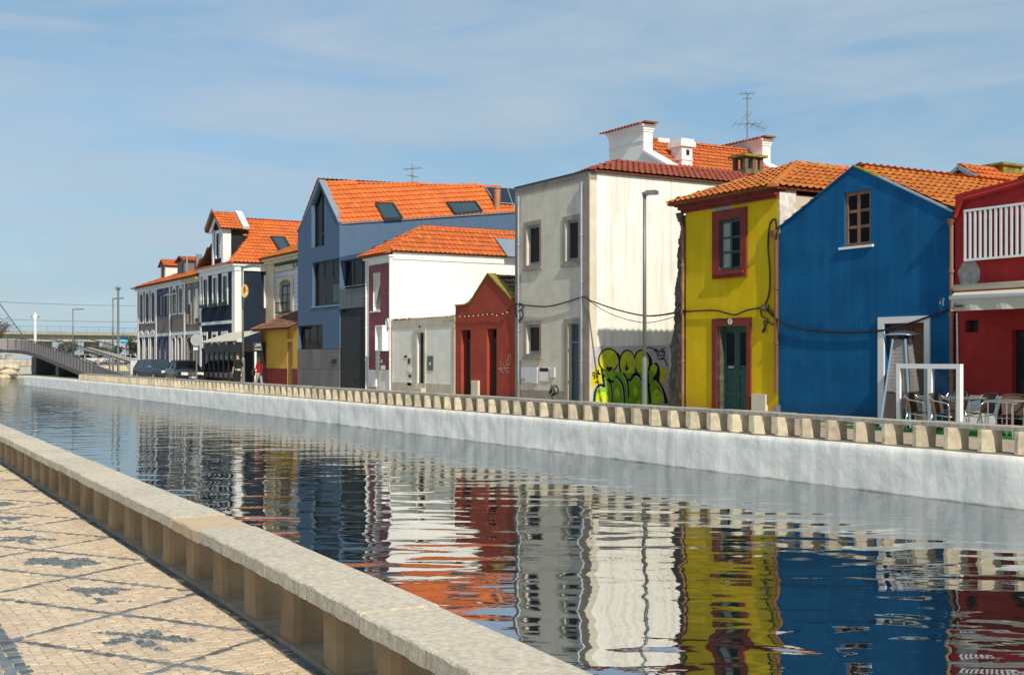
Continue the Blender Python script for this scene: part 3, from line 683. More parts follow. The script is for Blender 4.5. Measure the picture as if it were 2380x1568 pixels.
# ---- dark red house -----------------------------------------------------------
def red_house():
    y = 22.94; T = TF(y); X = lambda zx: onY('6', zx, 500, y)[0]
    h = thing('house', 'dark red house with white slatted balcony and cream awning', 'house', (-15, y, 0))
    xl = X(1022); Z = lambda zx, zy: onY('6', zx, zy, y)[1]
    vent = (X(1078), X(1150), Z(1115, 972), Z(1115, 905)); dr = (X(1338), X(1338)+1.5, 0, Z(1370, 955)-.02)
    wall(h, 'wall', [(xl, 0), (-11, 0), (-11, 5.6), (-14.2, 6.45), (X(1405), Z(1405, 112)), (xl, Z(1022, 208))], [rect(*vent), rect(*dr)], T, m_red, .3, .22)
    MB().box(xl, -11, y+.3, 33, 0, 4.9).build('side_wall', m_red, h)
    part_box(h, 'vent', T, *vent, .18, .2, m_black)
    mb = MB()
    for k in range(4): bx3(T, mb, vent[0], vent[1], vent[2]+.03+.075*k, vent[2]+.05+.075*k, .14, .19)
    mb.build('vent_louvre', m_dark, h)
    d = door(h, T, dr, m_black, .14, panels=((0, .12), (.45, .5), (.93, 1)), glassp=((.52, .92),), leaf=2)
    pts = [(X(1030), y-.06, Z(1030, 335)), (X(1045), y-.06, Z(1045, 300)), (X(1080), y-.06, Z(1080, 235)), (X(1405), y-.06, Z(1405, 145)), (-14.2, y-.06, 6.3), (-11, y-.06, 5.45)]
    MB().tube(pts, .05, 6).build('roof_moulding', m_red, h)
    # white slatted balcony panel
    a0, a1, b0, b1 = X(1085), -11.6, Z(1240, 567), Z(1240, 275)
    rail = MB(); bx3(T, rail, a0, a1, b0, b0+.05, -.10, -.05); bx3(T, rail, a0, a1, b1-.05, b1, -.10, -.05); r = rail.build('balcony_panel', m_wframe, h)
    sp = X(1141)-X(1113); k = 0
    while a0+k*sp < a1-.05:
        part_box(r, 'slat', T, a0+k*sp, a0+k*sp+.055, b0+.05, b1-.05, -.095, -.055, m_wframe); k += 1
    # round patch of bare plaster
    cx, cz = X(1100), Z(1100, 650)
    fillp(h, 'plaster_patch', T, [[(cx+(.30+.05*noise.noise((k*.9, 0, 1)))*cos(k*pi/14), cz+(.33+.05*noise.noise((k*.7, 3, 1)))*sin(k*pi/14)) for k in range(28)]], mat('bare_cement', (.34, .30, .26), var=.3, scale=7))
    # awning
    A = lambda zx, zy, yy: onY('a', zx, zy, yy)
    yo = 22.25; xa = A(410, 600, yo)[0]; aw = MB()
    zc = A(1000, 290, 22.8)[1]; zb = A(1000, 545, yo)[1]; zv = A(1000, 905, yo)[1]; xc = A(500, 300, 22.8)[0]
    aw.quad((xc+.02, 22.8, zc-.1), (-11.6, 22.8, zc-.1), (-11.6, yo, zb+.03), (xa+.02, yo, zb+.03))
    a = aw.build('awning', m_canvas, h)
    MB().tube([(xc, 22.82, zc), (-11.6, 22.82, zc)], .075, 10).build('awning_cassette', m_canvas, a, smooth=True)
    MB().tube([(xa, yo, zb), (-11.6, yo, zb)], .05, 10).build('front_bar', m_wframe, a, smooth=True)
    mb = MB(); N = 60; ids = []
    for k in range(N+1):
        x = xa+.02+(-11.6-xa-.02)*k/N; ids.append(mb.vert((x, yo, zb-.04), (x, yo+.03*sin(k*.9), zv)))
    for p, q in zip(ids, ids[1:]): mb.face((p, q, q+1, p+1))
    mb.build('valance', m_canvas, a)
    Tv = TF(yo-.035); S = lambda zx, zy: A(zx, zy, yo)
    strokes(a, 'printed_mark', Tv, [([S(*q) for q in ((505, 865), (540, 830), (555, 790), (545, 750), (590, 720))], .035)], .03, flat('sign_red', (.4, .03, .03)))
    strokes(a, 'printed_name', Tv, [([S(570, 785), S(660, 785), S(780, 765)], .022), ([S(570, 815), S(700, 812), S(780, 800)], .02), ([S(580, 770), S(585, 830)], .012), ([S(620, 770), S(625, 830)], .012), ([S(665, 765), S(668, 830)], .012), ([S(710, 765), S(712, 825)], .012), ([S(750, 760), S(752, 820)], .012)], .02, flat('sign_ink', (.05, .05, .05)))
    pipe(h, 'downpipe', [(X(1012), y-.06, 0), (X(1012), y-.06, Z(1012, 380))], .045, m_copper, (1.2, 2.6, 3.6))
    pipe(h, 'gutter_hopper', [(X(1008), y-.07, Z(1012, 385)), (X(1008), y-.07, Z(1012, 345))], [.05, .11], m_rustpipe)
    pipe(h, 'white_cable_pipe', [(X(1045), y-.03, 0), (X(1037), y-.03, Z(1040, 865))], .018, m_wframe)
    # roof of corrugated tiles
    roofplane(h, [(xl, y+.2, 5.2), (xl, 33, 5.2), (-15, 33, 6.1), (-15, y+.2, 6.1)], m_tilem, limit=0)
red_house()

# ---- blue house -----------------------------------------------------------------
def blue_house():
    T = TF(FY)
    h = thing('house', 'bright blue gabled house with white framed doorway and brown attic window', 'house', (-21.9, FY, 0))
    wn = (-22.36, -21.47, 4.43, 5.82); dr = (-21.0, -19.76, 0, 2.44)
    wall(h, 'wall', [(-24.77, 0), (-18.96, 0), (-18.96, 4.98), (-22.01, 6.46), (-24.77, 5.14)], [rect(*wn), rect(*dr)], T, m_blue, .3, .16)
    MB().box(-24.765, -18.965, FY+.3, 31, 0, 4.85).build('side_wall', m_blue, h)
    window(h, T, wn, m_woodf, g_dark, 2, 3, .09, .075, .06)
    MB().box(-22.5, -21.36, FY-.06, FY+.1, 4.37, 4.43).build('window_sill', m_wframe, h)
    surround(h, T, (-21.19, -19.6, 0, 2.6), (-21.0, -19.76, -.01, 2.44), m_wtrim, .05, 'door_surround')
    door(h, T, dr, m_wood, .14, panels=((0, .1), (.48, .52), (.95, 1)), leaf=2, handle=True)
    for side, (x0, x1, z0) in {'r': (-18.85, -22.01, 4.98), 'l': (-24.85, -22.01, 5.12)}.items():
        roofplane(h, [(x0, FY+.1, z0-.03), (x0, 31, z0-.03), (x1, 31, 6.42), (x1, FY+.1, 6.42)], m_tilem, limit=300 if side == 'r' else 0)
    ridge(h, (-22.01, FY+.3, 6.46), (-22.01, 31, 6.46), m_tilem)
    # thin painted verge with moss near the top
    for (p, q, m) in (((-24.80, 5.13), (-22.01, 6.47), m_blue), ((-22.01, 6.47), (-21.2, 6.09), m_moss), ((-21.2, 6.09), (-18.93, 4.98), m_modtrim)):
        MB().bar((p[0], FY+.06, p[1]), (q[0], FY+.06, q[1]), .2, .035).build('verge', m, h)
    # scribbles and scuffs of paint
    Tp = TF(FY)
    k = lambda zx, zy: onY('7', zx, zy)
    strokes(h, 'black_tag', Tp, [[k(735, 710), k(770, 680), k(765, 720), k(800, 735)], [k(790, 690), k(815, 725), k(835, 790), k(845, 760)]], .035, m_cable)
    a = lambda zx, zy: onY('a', zx, zy)
    strokes(h, 'white_scuff', Tp, [[a(255, 580), a(215, 680), a(230, 780)], [a(135, 670), a(150, 745)]], .05, mat('scuff', (.30, .30, .40)))
blue_house()

# ---- yellow house -----------------------------------------------------------------
def yellow_house():
    T = TF(FY); P = lambda zx, zy: onY('5', zx, zy)
    h = thing('house', 'bright yellow house with maroon trim and green door next to the graffiti wall', 'house', (-26.8, FY, 0))
    wn = (-27.19, -26.27, 4.13, 5.58); dh = (-27.33, -26.03, .0, 2.52); dr = (-27.2, -26.03, .0, 2.52)
    wall(h, 'wall', [(-28.8, 0), (-24.79, 0), (-24.79, 6.02), (-28.8, 6.05)], [rect(*wn), rect(*dh)], T, m_yel, .3, .16)
    MB().box(-28.79, -24.79, FY+.3, 33, 0, 6.1).build('side_wall', m_beige, h)
    MB().box(-24.79, -24.72, FY+.0, FY+.6, 5.0, 6.2, .01).build('whitewashed_pier', mat('flaking_whitewash', (.62, .60, .56), var=.3, scale=5, blot=.6, blotc=(.22, .2, .17), bscale2=3), h)
    surround(h, T, (-27.5, -26.03, 3.9, 5.87), wn, m_maroon, .07)
    MB().box(-27.42, -26.1, FY-.13, FY-.07, 4.0, 4.08).build('window_sill', m_maroon, h)
    window(h, T, wn, m_gdoor, g_dark, 2, 3, .085, .06, .0, gms={(0, 0): g_curtain, (0, 1): g_curtain, (0, 2): g_curtain})
    surround(h, T, (-27.54, -25.86, 0, 2.74), (-27.33, -26.03, -.01, 2.52), m_maroon, .05, 'door_surround')
    MB().box(-27.328, -27.2, FY-.02, FY+.158, 0, 2.515).build('worn_jamb', m_rubble, h)
    door(h, T, dr, m_gdoor, .12, panels=((0, .04), (.2, .25), (.44, .5), (.95, 1)), glassp=((.55, .92),), leaf=2)
    part_box(h, 'letter_flap', T, -26.95, -26.72, 1.30, 1.36, .09, .12, m_steel)
    # cornice: three receding steps, end cut
    mb = MB(); mb.box(-28.95, -24.76, FY-.08, FY+.2, 5.98, 6.06); mb.box(-28.98, -24.74, FY-.18, FY+.2, 6.06, 6.15); mb.box(-29.02, -24.72, FY-.27, FY+.2, 6.15, 6.23); mb.build('cornice', m_maroon, h)
    zb = 6.26
    E0, E1, A = (-29.2, 22.62, zb), (-24.6, 22.62, zb), (-26.9, 25.7, 7.42); B = (-26.9, 33, 7.42)
    roofplane(h, [E0, E1, A], m_tilem, limit=300); roofplane(h, [E1, (-24.6, 33, zb), B, A], m_tilem, limit=300); roofplane(h, [E0, (-29.2, 33, zb), B, A], m_tilem, limit=0)
    ridge(h, E1, A, m_tilem, .14); ridge(h, E0, A, m_tilem, .14); ridge(h, A, B, m_tilem, .14)
    eave_row(h, (-29.2, 22.60, zb-.03), (-24.6, 22.60, zb-.03), m_tilem, .22, .085)
    # torn masonry of the vanished neighbour
    ed = [(78, 1510), (84, 1400), (92, 1300), (104, 1240), (96, 1130), (118, 1060), (112, 960), (126, 880), (118, 830), (133, 760), (139, 700), (131, 620), (146, 560), (150, 500), (158, 450), (150, 415), (170, 385), (196, 380)]
    ol = [(P(*q)[0]+random.uniform(-.03, .03), max(-.01, P(*q)[1])) for q in ed]
    mb = MB(); lo = []
    fine = []
    for (p, q) in zip(ol, ol[1:]):
        for t in range(5): fine.append((p[0]+(q[0]-p[0])*t/5+random.uniform(-.035, .035), p[1]+(q[1]-p[1])*t/5))
    fine.append(ol[-1])
    ncol = 7; rows = []
    for (a, b) in fine:
        r = []
        for c in range(ncol+1):
            x = a+(-28.8-a)*c/ncol; r.append((x, FY+.03+.05*noise.noise((x*3, b*2, 0))+.025*noise.noise((x*9, b*9, 5)), b))
        rows.append(mb.vert(*r)); 
    for p, q in zip(rows, rows[1:]):
        for c in range(ncol): mb.face((p+c, p+c+1, q+c+1, q+c))
    back = mb.vert(*[(a, FY+.5, b) for a, b in fine])
    for k in range(len(fine)-1): mb.face((rows[k], rows[k+1], back+k+1, back+k))
    mb.build('torn_masonry', m_rubble, h)
    tx = lambda zx, zy: P(zx, zy)
    x1 = P(184, 900)[0]
    pipe(h, 'downpipe', [(x1-.01, FY-.07, 0), (x1, FY-.07, 5.0), (x1-.0, FY-.07, 5.45), (x1-.12, FY-.07, 5.75)], .042, m_copper, (1.5, 3.0, 4.4))
    pipe(h, 'gutter_hopper', [(x1-.13, FY-.08, 5.72), (x1-.14, FY-.08, 5.98)], [.06, .13], m_rubble)
    x2 = P(716, 900)[0]
    pipe(h, 'downpipe', [(x2, FY-.05, .62), (x2, FY-.05, 4.35), (x2-.02, FY-.05, 4.75), (x2-.05, FY-.06, 4.95)], .05, m_rustpipe, (2.0, 3.5))
    pipe(h, 'gutter_hopper', [(x2-.06, FY-.08, 4.9), (x2-.06, FY-.08, 5.08)], [.06, .14], m_rustpipe)
    r = RC('5', 580, 1410, 660, 1528); part_box(h, 'meter_box', T, r[0], r[1], .0, r[3], -.09, 0, m_ivory)
    fillp(h, 'bare_cement_patch', T, [[P(670, 1535), P(735, 1540), P(733, 1470), P(700, 1475), P(680, 1500)]], mat('bare_cement', (.34, .30, .26)))
    fillp(h, 'flaked_plaster', T, [[P(295, 345), P(340, 330), P(400, 335), P(455, 320), P(462, 335), P(425, 350), P(380, 358), P(330, 355)]], mat('flake', (.42, .40, .38), var=.4, scale=12))
    c = P(452, 993); mb = MB(); mb.tube([(c[0], FY-.065, c[1]), (c[0], FY-.05, c[1])], .09, 16); n = mb.build('number_plaque', m_wframe, h)
    strokes(n, 'house_number', TF(FY-.07), [[(c[0]-.04, c[1]+.04), (c[0]-.01, c[1]+.04), (c[0]-.02, c[1]), (c[0]-.01, c[1]-.04), (c[0]-.04, c[1]-.04)], [(c[0]+.04, c[1]-.05), (c[0]+.04, c[1]+.05), (c[0]+.01, c[1]-.01), (c[0]+.05, c[1]-.01)]], .014, m_cable)
yellow_house()

# ---- grey-white corner house with the graffiti ---------------------------------------
def grey_house():
    T = TF(FY); xs = -33.99
    h = thing('house', 'tall grey white corner house with stained bare side wall and graffiti', 'house', (-36.4, FY, 0))
    W1 = [(-38.3, -37.04, 4.83, 6.6), (-35.65, -34.51, 4.8, 6.54), (-38.3, -37.04, 1.58, 2.95)]; D1 = (-35.55, -34.48, 0, 2.96)
    inn = lambda r: (r[0]+.17, r[1]-.14, r[2]+.17, r[3]-.14)
    hol = [inn(r) for r in W1]+[(-35.32, -34.6, 0, 2.8)]
    wall(h, 'wall', rect(-38.92, xs, 0, 7.66), [rect(*r) for r in hol], T, m_greyf, .3, .2)
    for r, i in zip(W1, hol):
        surround(h, T, r, i, m_stone, .035); MB().box(r[0]-.02, r[1]+.02, FY-.09, FY-.035, r[2]-.02, r[2]+.07).build('window_sill', m_stone, h)
        window(h, T, i, m_greyframe, g_brown, 1, 1, .1, .04, .1)
    surround(h, T, D1, (hol[3][0], hol[3][1], -.01, 2.8), m_stone, .035, 'door_surround')
    door(h, T, (-35.32, -34.6, .02, 2.12), m_tealdoor, .14); window(h, T, (-35.32, -34.6, 2.12, 2.8), m_greyframe, glass('blue_fanlight', (.04, .09, .11)), 1, 1, .05, .04, .12, 'fanlight')
    MB().box(-38.925, xs+.01, FY-.02, FY+.3, 7.66, 7.94).build('fascia', m_stone, h)
    MB().box(-38.96, xs+.02, FY-.06, FY+.3, 7.94, 7.99).build('flashing', m_dark, h)
    MB().box(-38.6, -35.56, FY-.02, FY-.001, 0, .42).build('plinth', m_stone, h)
    MB().box(-38.94, -38.62, FY-.025, FY-.001, 0, 7.655).build('quoin', m_stone, h); MB().box(-34.28, xs+.012, FY-.025, FY-.001, 0, 7.655).build('quoin', m_stone, h)
    MB().box(-38.9, xs, FY+.3, 36, 0, 7.92).build('side_wall', m_side, h)
    MB().box(xs, xs+.03, FY, 36, 7.9, 7.96).build('edge_flashing', m_modtrim, h)
    e = 7.98; A, B = (-36.45, 25.9, 8.86), (-36.45, 36, 8.86)
    roofplane(h, [(-33.85, 23.0, e), (-33.85, 36, e), B, A], m_tiler); roofplane(h, [(-37.2, 23.5, e-.05), (-33.85, 23.0, e), A], m_tiler, limit=200); roofplane(h, [(-39, 27.5, e-.03), (-39, 36, e-.03), B, A], m_tiler, limit=0)
    ridge(h, (-33.85, 23.0, e+.03), A, m_tiler); ridge(h, A, B, m_tiler)
    for zx, mm in ((85, m_steel), (418, m_steel)):
        x = onY('4', zx, 900)[0]
        pipe(h, 'downpipe', [(x, FY-.09, .75), (x, FY-.09, 7.3)], .05, mm, (1.5, 2.6, 4.2, 5.8)); pipe(h, 'pipe_foot', [(x, FY-.09, 0), (x, FY-.09, .75)], .062, m_grpole, ())
        pipe(h, 'gutter_hopper', [(x, FY-.09, 7.28), (x, FY-.09, 7.6)], [.06, .085], m_steel)
    # meter boxes
    for (a, b, c, d, n) in ((228, 440, 340, 740, 'meter_box'), (345, 445, 465, 850, 'meter_box'), (478, 445, 655, 875, 'meter_box'), (980, 455, 1110, 715, 'meter_box')):
        r = RC('g', a, b, c, d); part_box(h, n, T, *r, -.05, 0, mat('meter_white', (.60, .61, .62), rough=.5, var=.04))
    r = RC('g', 690, 455, 955, 810); part_box(h, 'letterbox', T, *r, -.03, 0, m_garage)
    r = RC('g', 712, 465, 940, 560); part_box(h, 'letter_slot', T, *r, -.034, -.03, m_black)
    G = lambda zx, zy: onY('g', zx, zy)
    strokes(h, 'black_tag', T, [[G(1020, 905), G(1000, 1050), G(960, 1150), G(1050, 1075)], [G(960, 1145), G(1030, 1050), G(1072, 925), G(1085, 1040), G(1112, 1135)], [G(1110, 930), G(1165, 965), G(1205, 1070), G(1180, 1130), G(1040, 1165)], [G(1110, 1150), G(1010, 1210), G(1055, 1265), G(1030, 1370)]], .06, m_cable, -.026)
    # ------- graffiti on the side wall
    Ts = TS(xs); R = lambda zx, zy: onX('r', zx, zy, xs)
    el = lambda cx, cy, rx, ry, n=28: [(cx+rx*cos(2*pi*k/n), cy+ry*sin(2*pi*k/n)) for k in range(n)]
    Q = lambda pl: [R(*q) for q in pl]
    g = fillp(h, 'graffiti', Ts, [Q([(128, 215), (1655, 190), (1700, 1500), (128, 1480)])], mat('faded_wash', (.47, .45, .46), var=.2, scale=3, blot=.6, blotc=(.62, .60, .56), bscale2=2.5), -.002)
    gg = mat('spray_green', (.19, .40, .014), var=.25, scale=3, blot=.4, blotc=(.33, .48, .03), bscale2=3); gy = mat('spray_yellow_green', (.52, .54, .02), var=.18, scale=4); gy2 = mat('spray_yellow', (.62, .52, .01), var=.1); gk = mat('spray_black', (.008, .009, .01)); gw = mat('spray_white', (.62, .62, .58))
    fillp(g, 'yellow_patch', Ts, [Q([(130, 800), (230, 560), (330, 660), (340, 950), (200, 960), (150, 1090), (128, 1000)])], gy2, -.004); fillp(g, 'yellow_patch', Ts, [Q([(1490, 640), (1630, 640), (1600, 740), (1540, 900), (1530, 980), (1440, 900)])], gy2, -.004)
    fillp(g, 'black_shadow', Ts, [Q([(1180, 330), (1260, 360), (1320, 470), (1330, 560), (1400, 520), (1455, 590), (1480, 720), (1460, 900), (1560, 1060), (1620, 1230), (1660, 1470), (1560, 1470), (1300, 1000), (1240, 800)]), Q(el(470, 485, 208, 240)), Q(el(835, 560, 170, 285)), Q(el(1120, 520, 168, 250)), Q([(600, 360), (640, 330), (690, 380), (690, 480), (640, 440)])], gk, -.005)
    body = [(185, 1450), (195, 1150), (240, 1040), (310, 985), (385, 1000), (345, 690), (600, 690), (650, 720), (960, 720), (1240, 720), (1290, 610), (1370, 555), (1425, 610), (1420, 700), (1345, 845), (1430, 920), (1510, 1080), (1560, 1250), (1580, 1460)]
    fillp(g, 'green_body', Ts, [Q(body)], gg, -.007)
    fillp(g, 'yellow_heads', Ts, [Q(el(470, 485, 180, 210)), Q(el(835, 560, 140, 255)), Q(el(1120, 520, 138, 222)), Q(el(1355, 645, 62, 85))], gy, -.009)
    fillp(g, 'green_fade', Ts, [Q([(345, 700), (610, 700), (600, 810), (520, 900), (430, 850), (350, 820)]), Q([(750, 735), (935, 735), (900, 800), (830, 830), (780, 800)]), Q([(990, 720), (1230, 720), (1210, 850), (1050, 840)])], gg, -.011)
    gl = mat('spray_lime', (.52, .64, .03), var=.3, scale=6)
    fillp(g, 'lime_patch', Ts, [Q([(230, 1150), (420, 1080), (480, 1250), (420, 1430), (230, 1430)]), Q([(580, 1080), (640, 1000), (690, 1150), (640, 1250), (590, 1200)]), Q([(950, 1060), (1000, 1010), (1050, 1090), (1000, 1200), (950, 1150)]), Q([(1320, 1120), (1420, 1030), (1520, 1180), (1550, 1420), (1310, 1400)]), Q([(1020, 1300), (1080, 1260), (1120, 1430), (1020, 1430)])], gl, -.010)
    blk = [[(385, 1010), (310, 965), (240, 1025), (195, 1150), (182, 1440)], [(330, 650), (350, 760), (385, 1010)], [(435, 860), (500, 960), (525, 1150), (528, 1440)], [(450, 840), (505, 890), (570, 898)], [(600, 800), (690, 880), (745, 1000), (765, 1200), (772, 1440)], [(755, 740), (815, 850), (842, 1000), (850, 1220)], [(830, 880), (905, 855), (965, 765), (1055, 800), (1125, 920), (1150, 1100), (1155, 1440)], [(965, 765), (1010, 740), (1080, 800)], [(1235, 740), (1240, 960), (1265, 1150), (1285, 1450)], [(1235, 970), (1285, 962)], [(1340, 845), (1400, 870), (1480, 960), (1540, 1100), (1580, 1300), (1600, 1460)], [(1345, 845), (1400, 780), (1435, 680)], [(400, 790), (350, 790)]]
    sc = (R(1000, 700)[0]-R(900, 700)[0])/100
    strokes(g, 'black_outline', Ts, [smooth_line(Q(b)) for b in blk], 40*sc, gk, -.013)
    strokes(g, 'white_highlight', Ts, [smooth_line(Q(b)) for b in ([(420, 880), (490, 980), (512, 1150), (515, 1440)], [(610, 830), (675, 900), (728, 1010), (748, 1200), (752, 1440)], [(735, 760), (795, 860), (825, 1000), (832, 1220)], [(1000, 790), (1060, 830), (1110, 930), (1132, 1100), (1138, 1440)], [(240, 1050), (310, 1010), (370, 1030)], [(1360, 880), (1450, 960), (1515, 1100), (1550, 1300)], [(640, 430), (655, 560), (620, 690)], [(900, 340), (955, 430), (978, 600), (950, 740)])], 11*sc, gw, -.014)
    hx, hy = 480, 625
    fillp(g, 'black_heart', Ts, [Q([(hx+62*(sin(t)**3), hy+28-62/16*(13*cos(t)-5*cos(2*t)-2*cos(3*t)-cos(4*t))*1.0) for t in [k*2*pi/26 for k in range(26)]])], gk, -.014)
    strokes(g, 'black_cross', Ts, [Q([(825, 530), (818, 600), (822, 690)]), Q([(780, 615), (865, 635)]), Q([(785, 670), (850, 655)])], 22*sc, gk, -.014)
    strokes(g, 'black_letters', Ts, [Q([(150, 740), (180, 720), (205, 745), (180, 790), (150, 770)]), Q([(185, 780), (195, 860)]), Q([(225, 700), (265, 680), (275, 730), (235, 750), (290, 760)]), Q([(220, 770), (235, 830), (265, 790)]), Q([(205, 930), (235, 900), (280, 925)]), Q([(240, 720), (310, 760)])], 22*sc, gk, -.014)
    strokes(g, 'dark_scribble', Ts, [smooth_line(Q(b)) for b in ([(1200, 250), (1270, 235), (1350, 265), (1410, 340), (1450, 480)], [(1360, 280), (1420, 270), (1400, 300), (1590, 322)], [(1500, 235), (1530, 300), (1565, 230)], [(1570, 330), (1550, 430), (1470, 470), (1560, 460), (1600, 540), (1630, 600)], [(1450, 330), (1480, 400), (1530, 390), (1530, 330)])], 26*sc, mat('spray_slate', (.07, .09, .10)), -.005)
grey_house()

# ---- house with chimneys behind ---------------------------------------------------------
def back_house():
    yA = 32.; xr = onY('t', 655, 500, yA)[0]
    h = thing('house', 'white house with raised gable parapets and orange roof rising behind the grey house', 'house', (-44, 36, 0))
    x0 = onY('t', 240, 500, yA)[0]; P = lambda zx, zy: onY('t', zx, zy, yA)
    zt = P(430, 425)[1]; xe = P(625, 500)[0]
    yB = onX('t', 1950, 560, xe)[0]
    def gable(y, th):
        z0 = P(625, 600)[1]; sl = [(xe, z0), (P(880, 750)[0], P(880, 750)[1]), (P(1010, 830)[0], P(1010, 830)[1])]
        ol = [(x0-.9, 5), (P(1010, 830)[0], 5), sl[2], sl[1], sl[0], (xe, zt), (x0, zt), (x0, z0), (x0-.9, z0-1.)]
        MB().shape(ol, [], TF(y), th).build('gable_parapet', m_white, h)
        MB().box(x0-.02, xe+.03, y-.03, y+th+.03, zt, zt+.1).box(x0-.05, xe+.06, y-.07, y+th+.06, zt+.1, zt+.22).box(x0-.12, xe+.12, y-.13, y+th+.12, zt+.22, zt+.32).build('parapet_cornice', m_white, h)
        part_box(h, 'string_moulding', TF(y), x0, xe, zt-.42, zt-.36, -.03, 0, m_wtrim)
        eave_row(h, (x0-.4, y-.3, zt+.31), (xe+.3, y-.3, zt+.31), m_tiler, .24, .08, L=.7); MB().bar((x0-.4, y+.25, zt+.40), (xe+.3, y+.25, zt+.40), .7, .06).build('parapet_tiles', m_tiler, h)
        for p, q in zip(sl, sl[1:]): MB().bar((p[0], y+th/2, p[1]+.04), (q[0], y+th/2, q[1]+.04), th+.16, .1).build('coping', m_wtrim, h)
    gable(yA, .5); gable(yB, .5)
    xl = -39.3; xrr = (x0+xe)/2+.3; zr = onX('t', 1200, 532, xrr)[1]; q8 = P(880, 750); k = (zr-(q8[1]-.3))/(q8[0]-xrr)/.62
    # roof slope rising to a ridge between the gables
    n = Vector((k*.62, 0, 1)).normalized(); 
    pr = Vector((xrr, yA+.5, zr)); roofplane(h, [(xl, yA+.5, zr-.62*k*(xl-xrr)), (xl, yB, zr-.62*k*(xl-xrr)), (xrr, yB, zr), tuple(pr)], m_tile)
    roofplane(h, [(xrr-4, yA+.5, zr-2.4), (xrr-4, yB, zr-2.4), (xrr, yB, zr), tuple(pr)], m_tile, limit=0)
    ridge(h, (xrr, yA+.5, zr+.05), (xrr, yB, zr+.05), m_tile, .14)
    MB().box(xrr-4, xl, yA+.5, yB, 0, zr-.62*k*(xl-xrr)-.1).build('wall', m_white, h)
    # white chimney
    c = onP('t', 1105, 770, pr, n); w = .55; c0 = onX('t', 975, 600, c.x)[0]; ztop = onX('t', 1105, 455, c.x)[1]
    y0c, y1c = onX('t', 1050, 600, c.x)[0], onX('t', 1168, 600, c.x)[0]
    ch = MB().box(c.x-.75, c.x, y0c, y1c, c.z-1, ztop-.35).box(c.x-.78, c.x+.03, y0c-.03, y1c+.03, ztop-.95, ztop-.88).box(c.x-.85, c.x+.1, y0c-.12, y1c+.12, ztop-.35, ztop-.12).box(c.x-.8, c.x+.05, y0c-.06, y1c+.06, ztop-.12, ztop).build('chimney', m_wtrim, h)
    MB().box(c.x, c.x+.012, (y0c*.58+y1c*.42), (y0c*.3+y1c*.7), ztop-.72, ztop-.48).build('chimney_vent', m_black, ch)
    q = onX('t', 820, 480, xrr); MB().box(xrr-.3, xrr+.2, q[0]-.3, q[0]+.35, zr-.3, q[1]+.1).build('low_chimney', m_wtrim, h)
back_house()
def brown_chimney():
    x = -36.4; c = onX('t', 1790, 810, x); y0, y1 = onX('t', 1700, 700, x)[0], onX('t', 1900, 700, x)[0]; zt = onX('t', 1790, 670, x)[1]
    m = mat('mossy_brown_brick', (.15, .12, .085), var=.4, scale=8, blot=.5, blotc=(.10, .10, .03), bscale2=4, bump=.02, bscale=14)
    t = thing('chimney', 'squat brown brick chimney with open sides and flat mossy slab on top', 'chimney', (x, (y0+y1)/2, 8.6))
    z0 = 8.5; zm = z0+(zt-z0)*.52
    MB().box(x-.45, x+.3, y0, y1, z0, zm).build('shaft', m, t)
    for yy in (y0, (y0+y1)/2-.07, y1-.16):
        for xx in (x-.45, x+.14): MB().box(xx, xx+.16, yy, yy+.16, zm, zt).build('post', m, t)
    MB().box(x-.58, x+.43, y0-.14, y1+.14, zt, zt+.09).build('slab', m_moss, t)
    return x, (y0+y1)/2-.1, zt+.09
bc = brown_chimney()
def antenna(label, base, hgt, arms, r=.022, yaw=.5):
    a = thing('antenna', label, 'antenna', base, yaw)
    MB().tube([(0, 0, 0), (0, 0, hgt)], r, 6).build('mast', m_grpole, a, True)
    for z, L, n, dipole in arms:
        mb = MB().tube([(-L/2, 0, z), (L/2, 0, z)], r*.6, 5)
        for k in range(n): xx = -L/2+L*k/max(1, n-1); mb.tube([(xx, -dipole/2, z), (xx, dipole/2, z)], r*.4, 4)
        mb.build('boom', m_grpole, a, True)
    return a
an = antenna('tall television aerial on the brown chimney above the grey house roof', bc, 2.5, ((2.45, .5, 4, .7), (2.25, .3, 3, .45), (1.6, .15, 2, 1.6), (1.25, 1.0, 5, 1.4)), .022, 1.0)
mb = MB()
for k in range(6): mb.tube([(.15+.11*k, -.6, 1.2-.03*k), (.15+.11*k, .6, 1.2-.03*k)], .008, 4)
mb.tube([(0, 0, 1.3), (.7, 0, 1.05)], .015, 5); mb.build('grid_reflector', m_grpole, an, True)

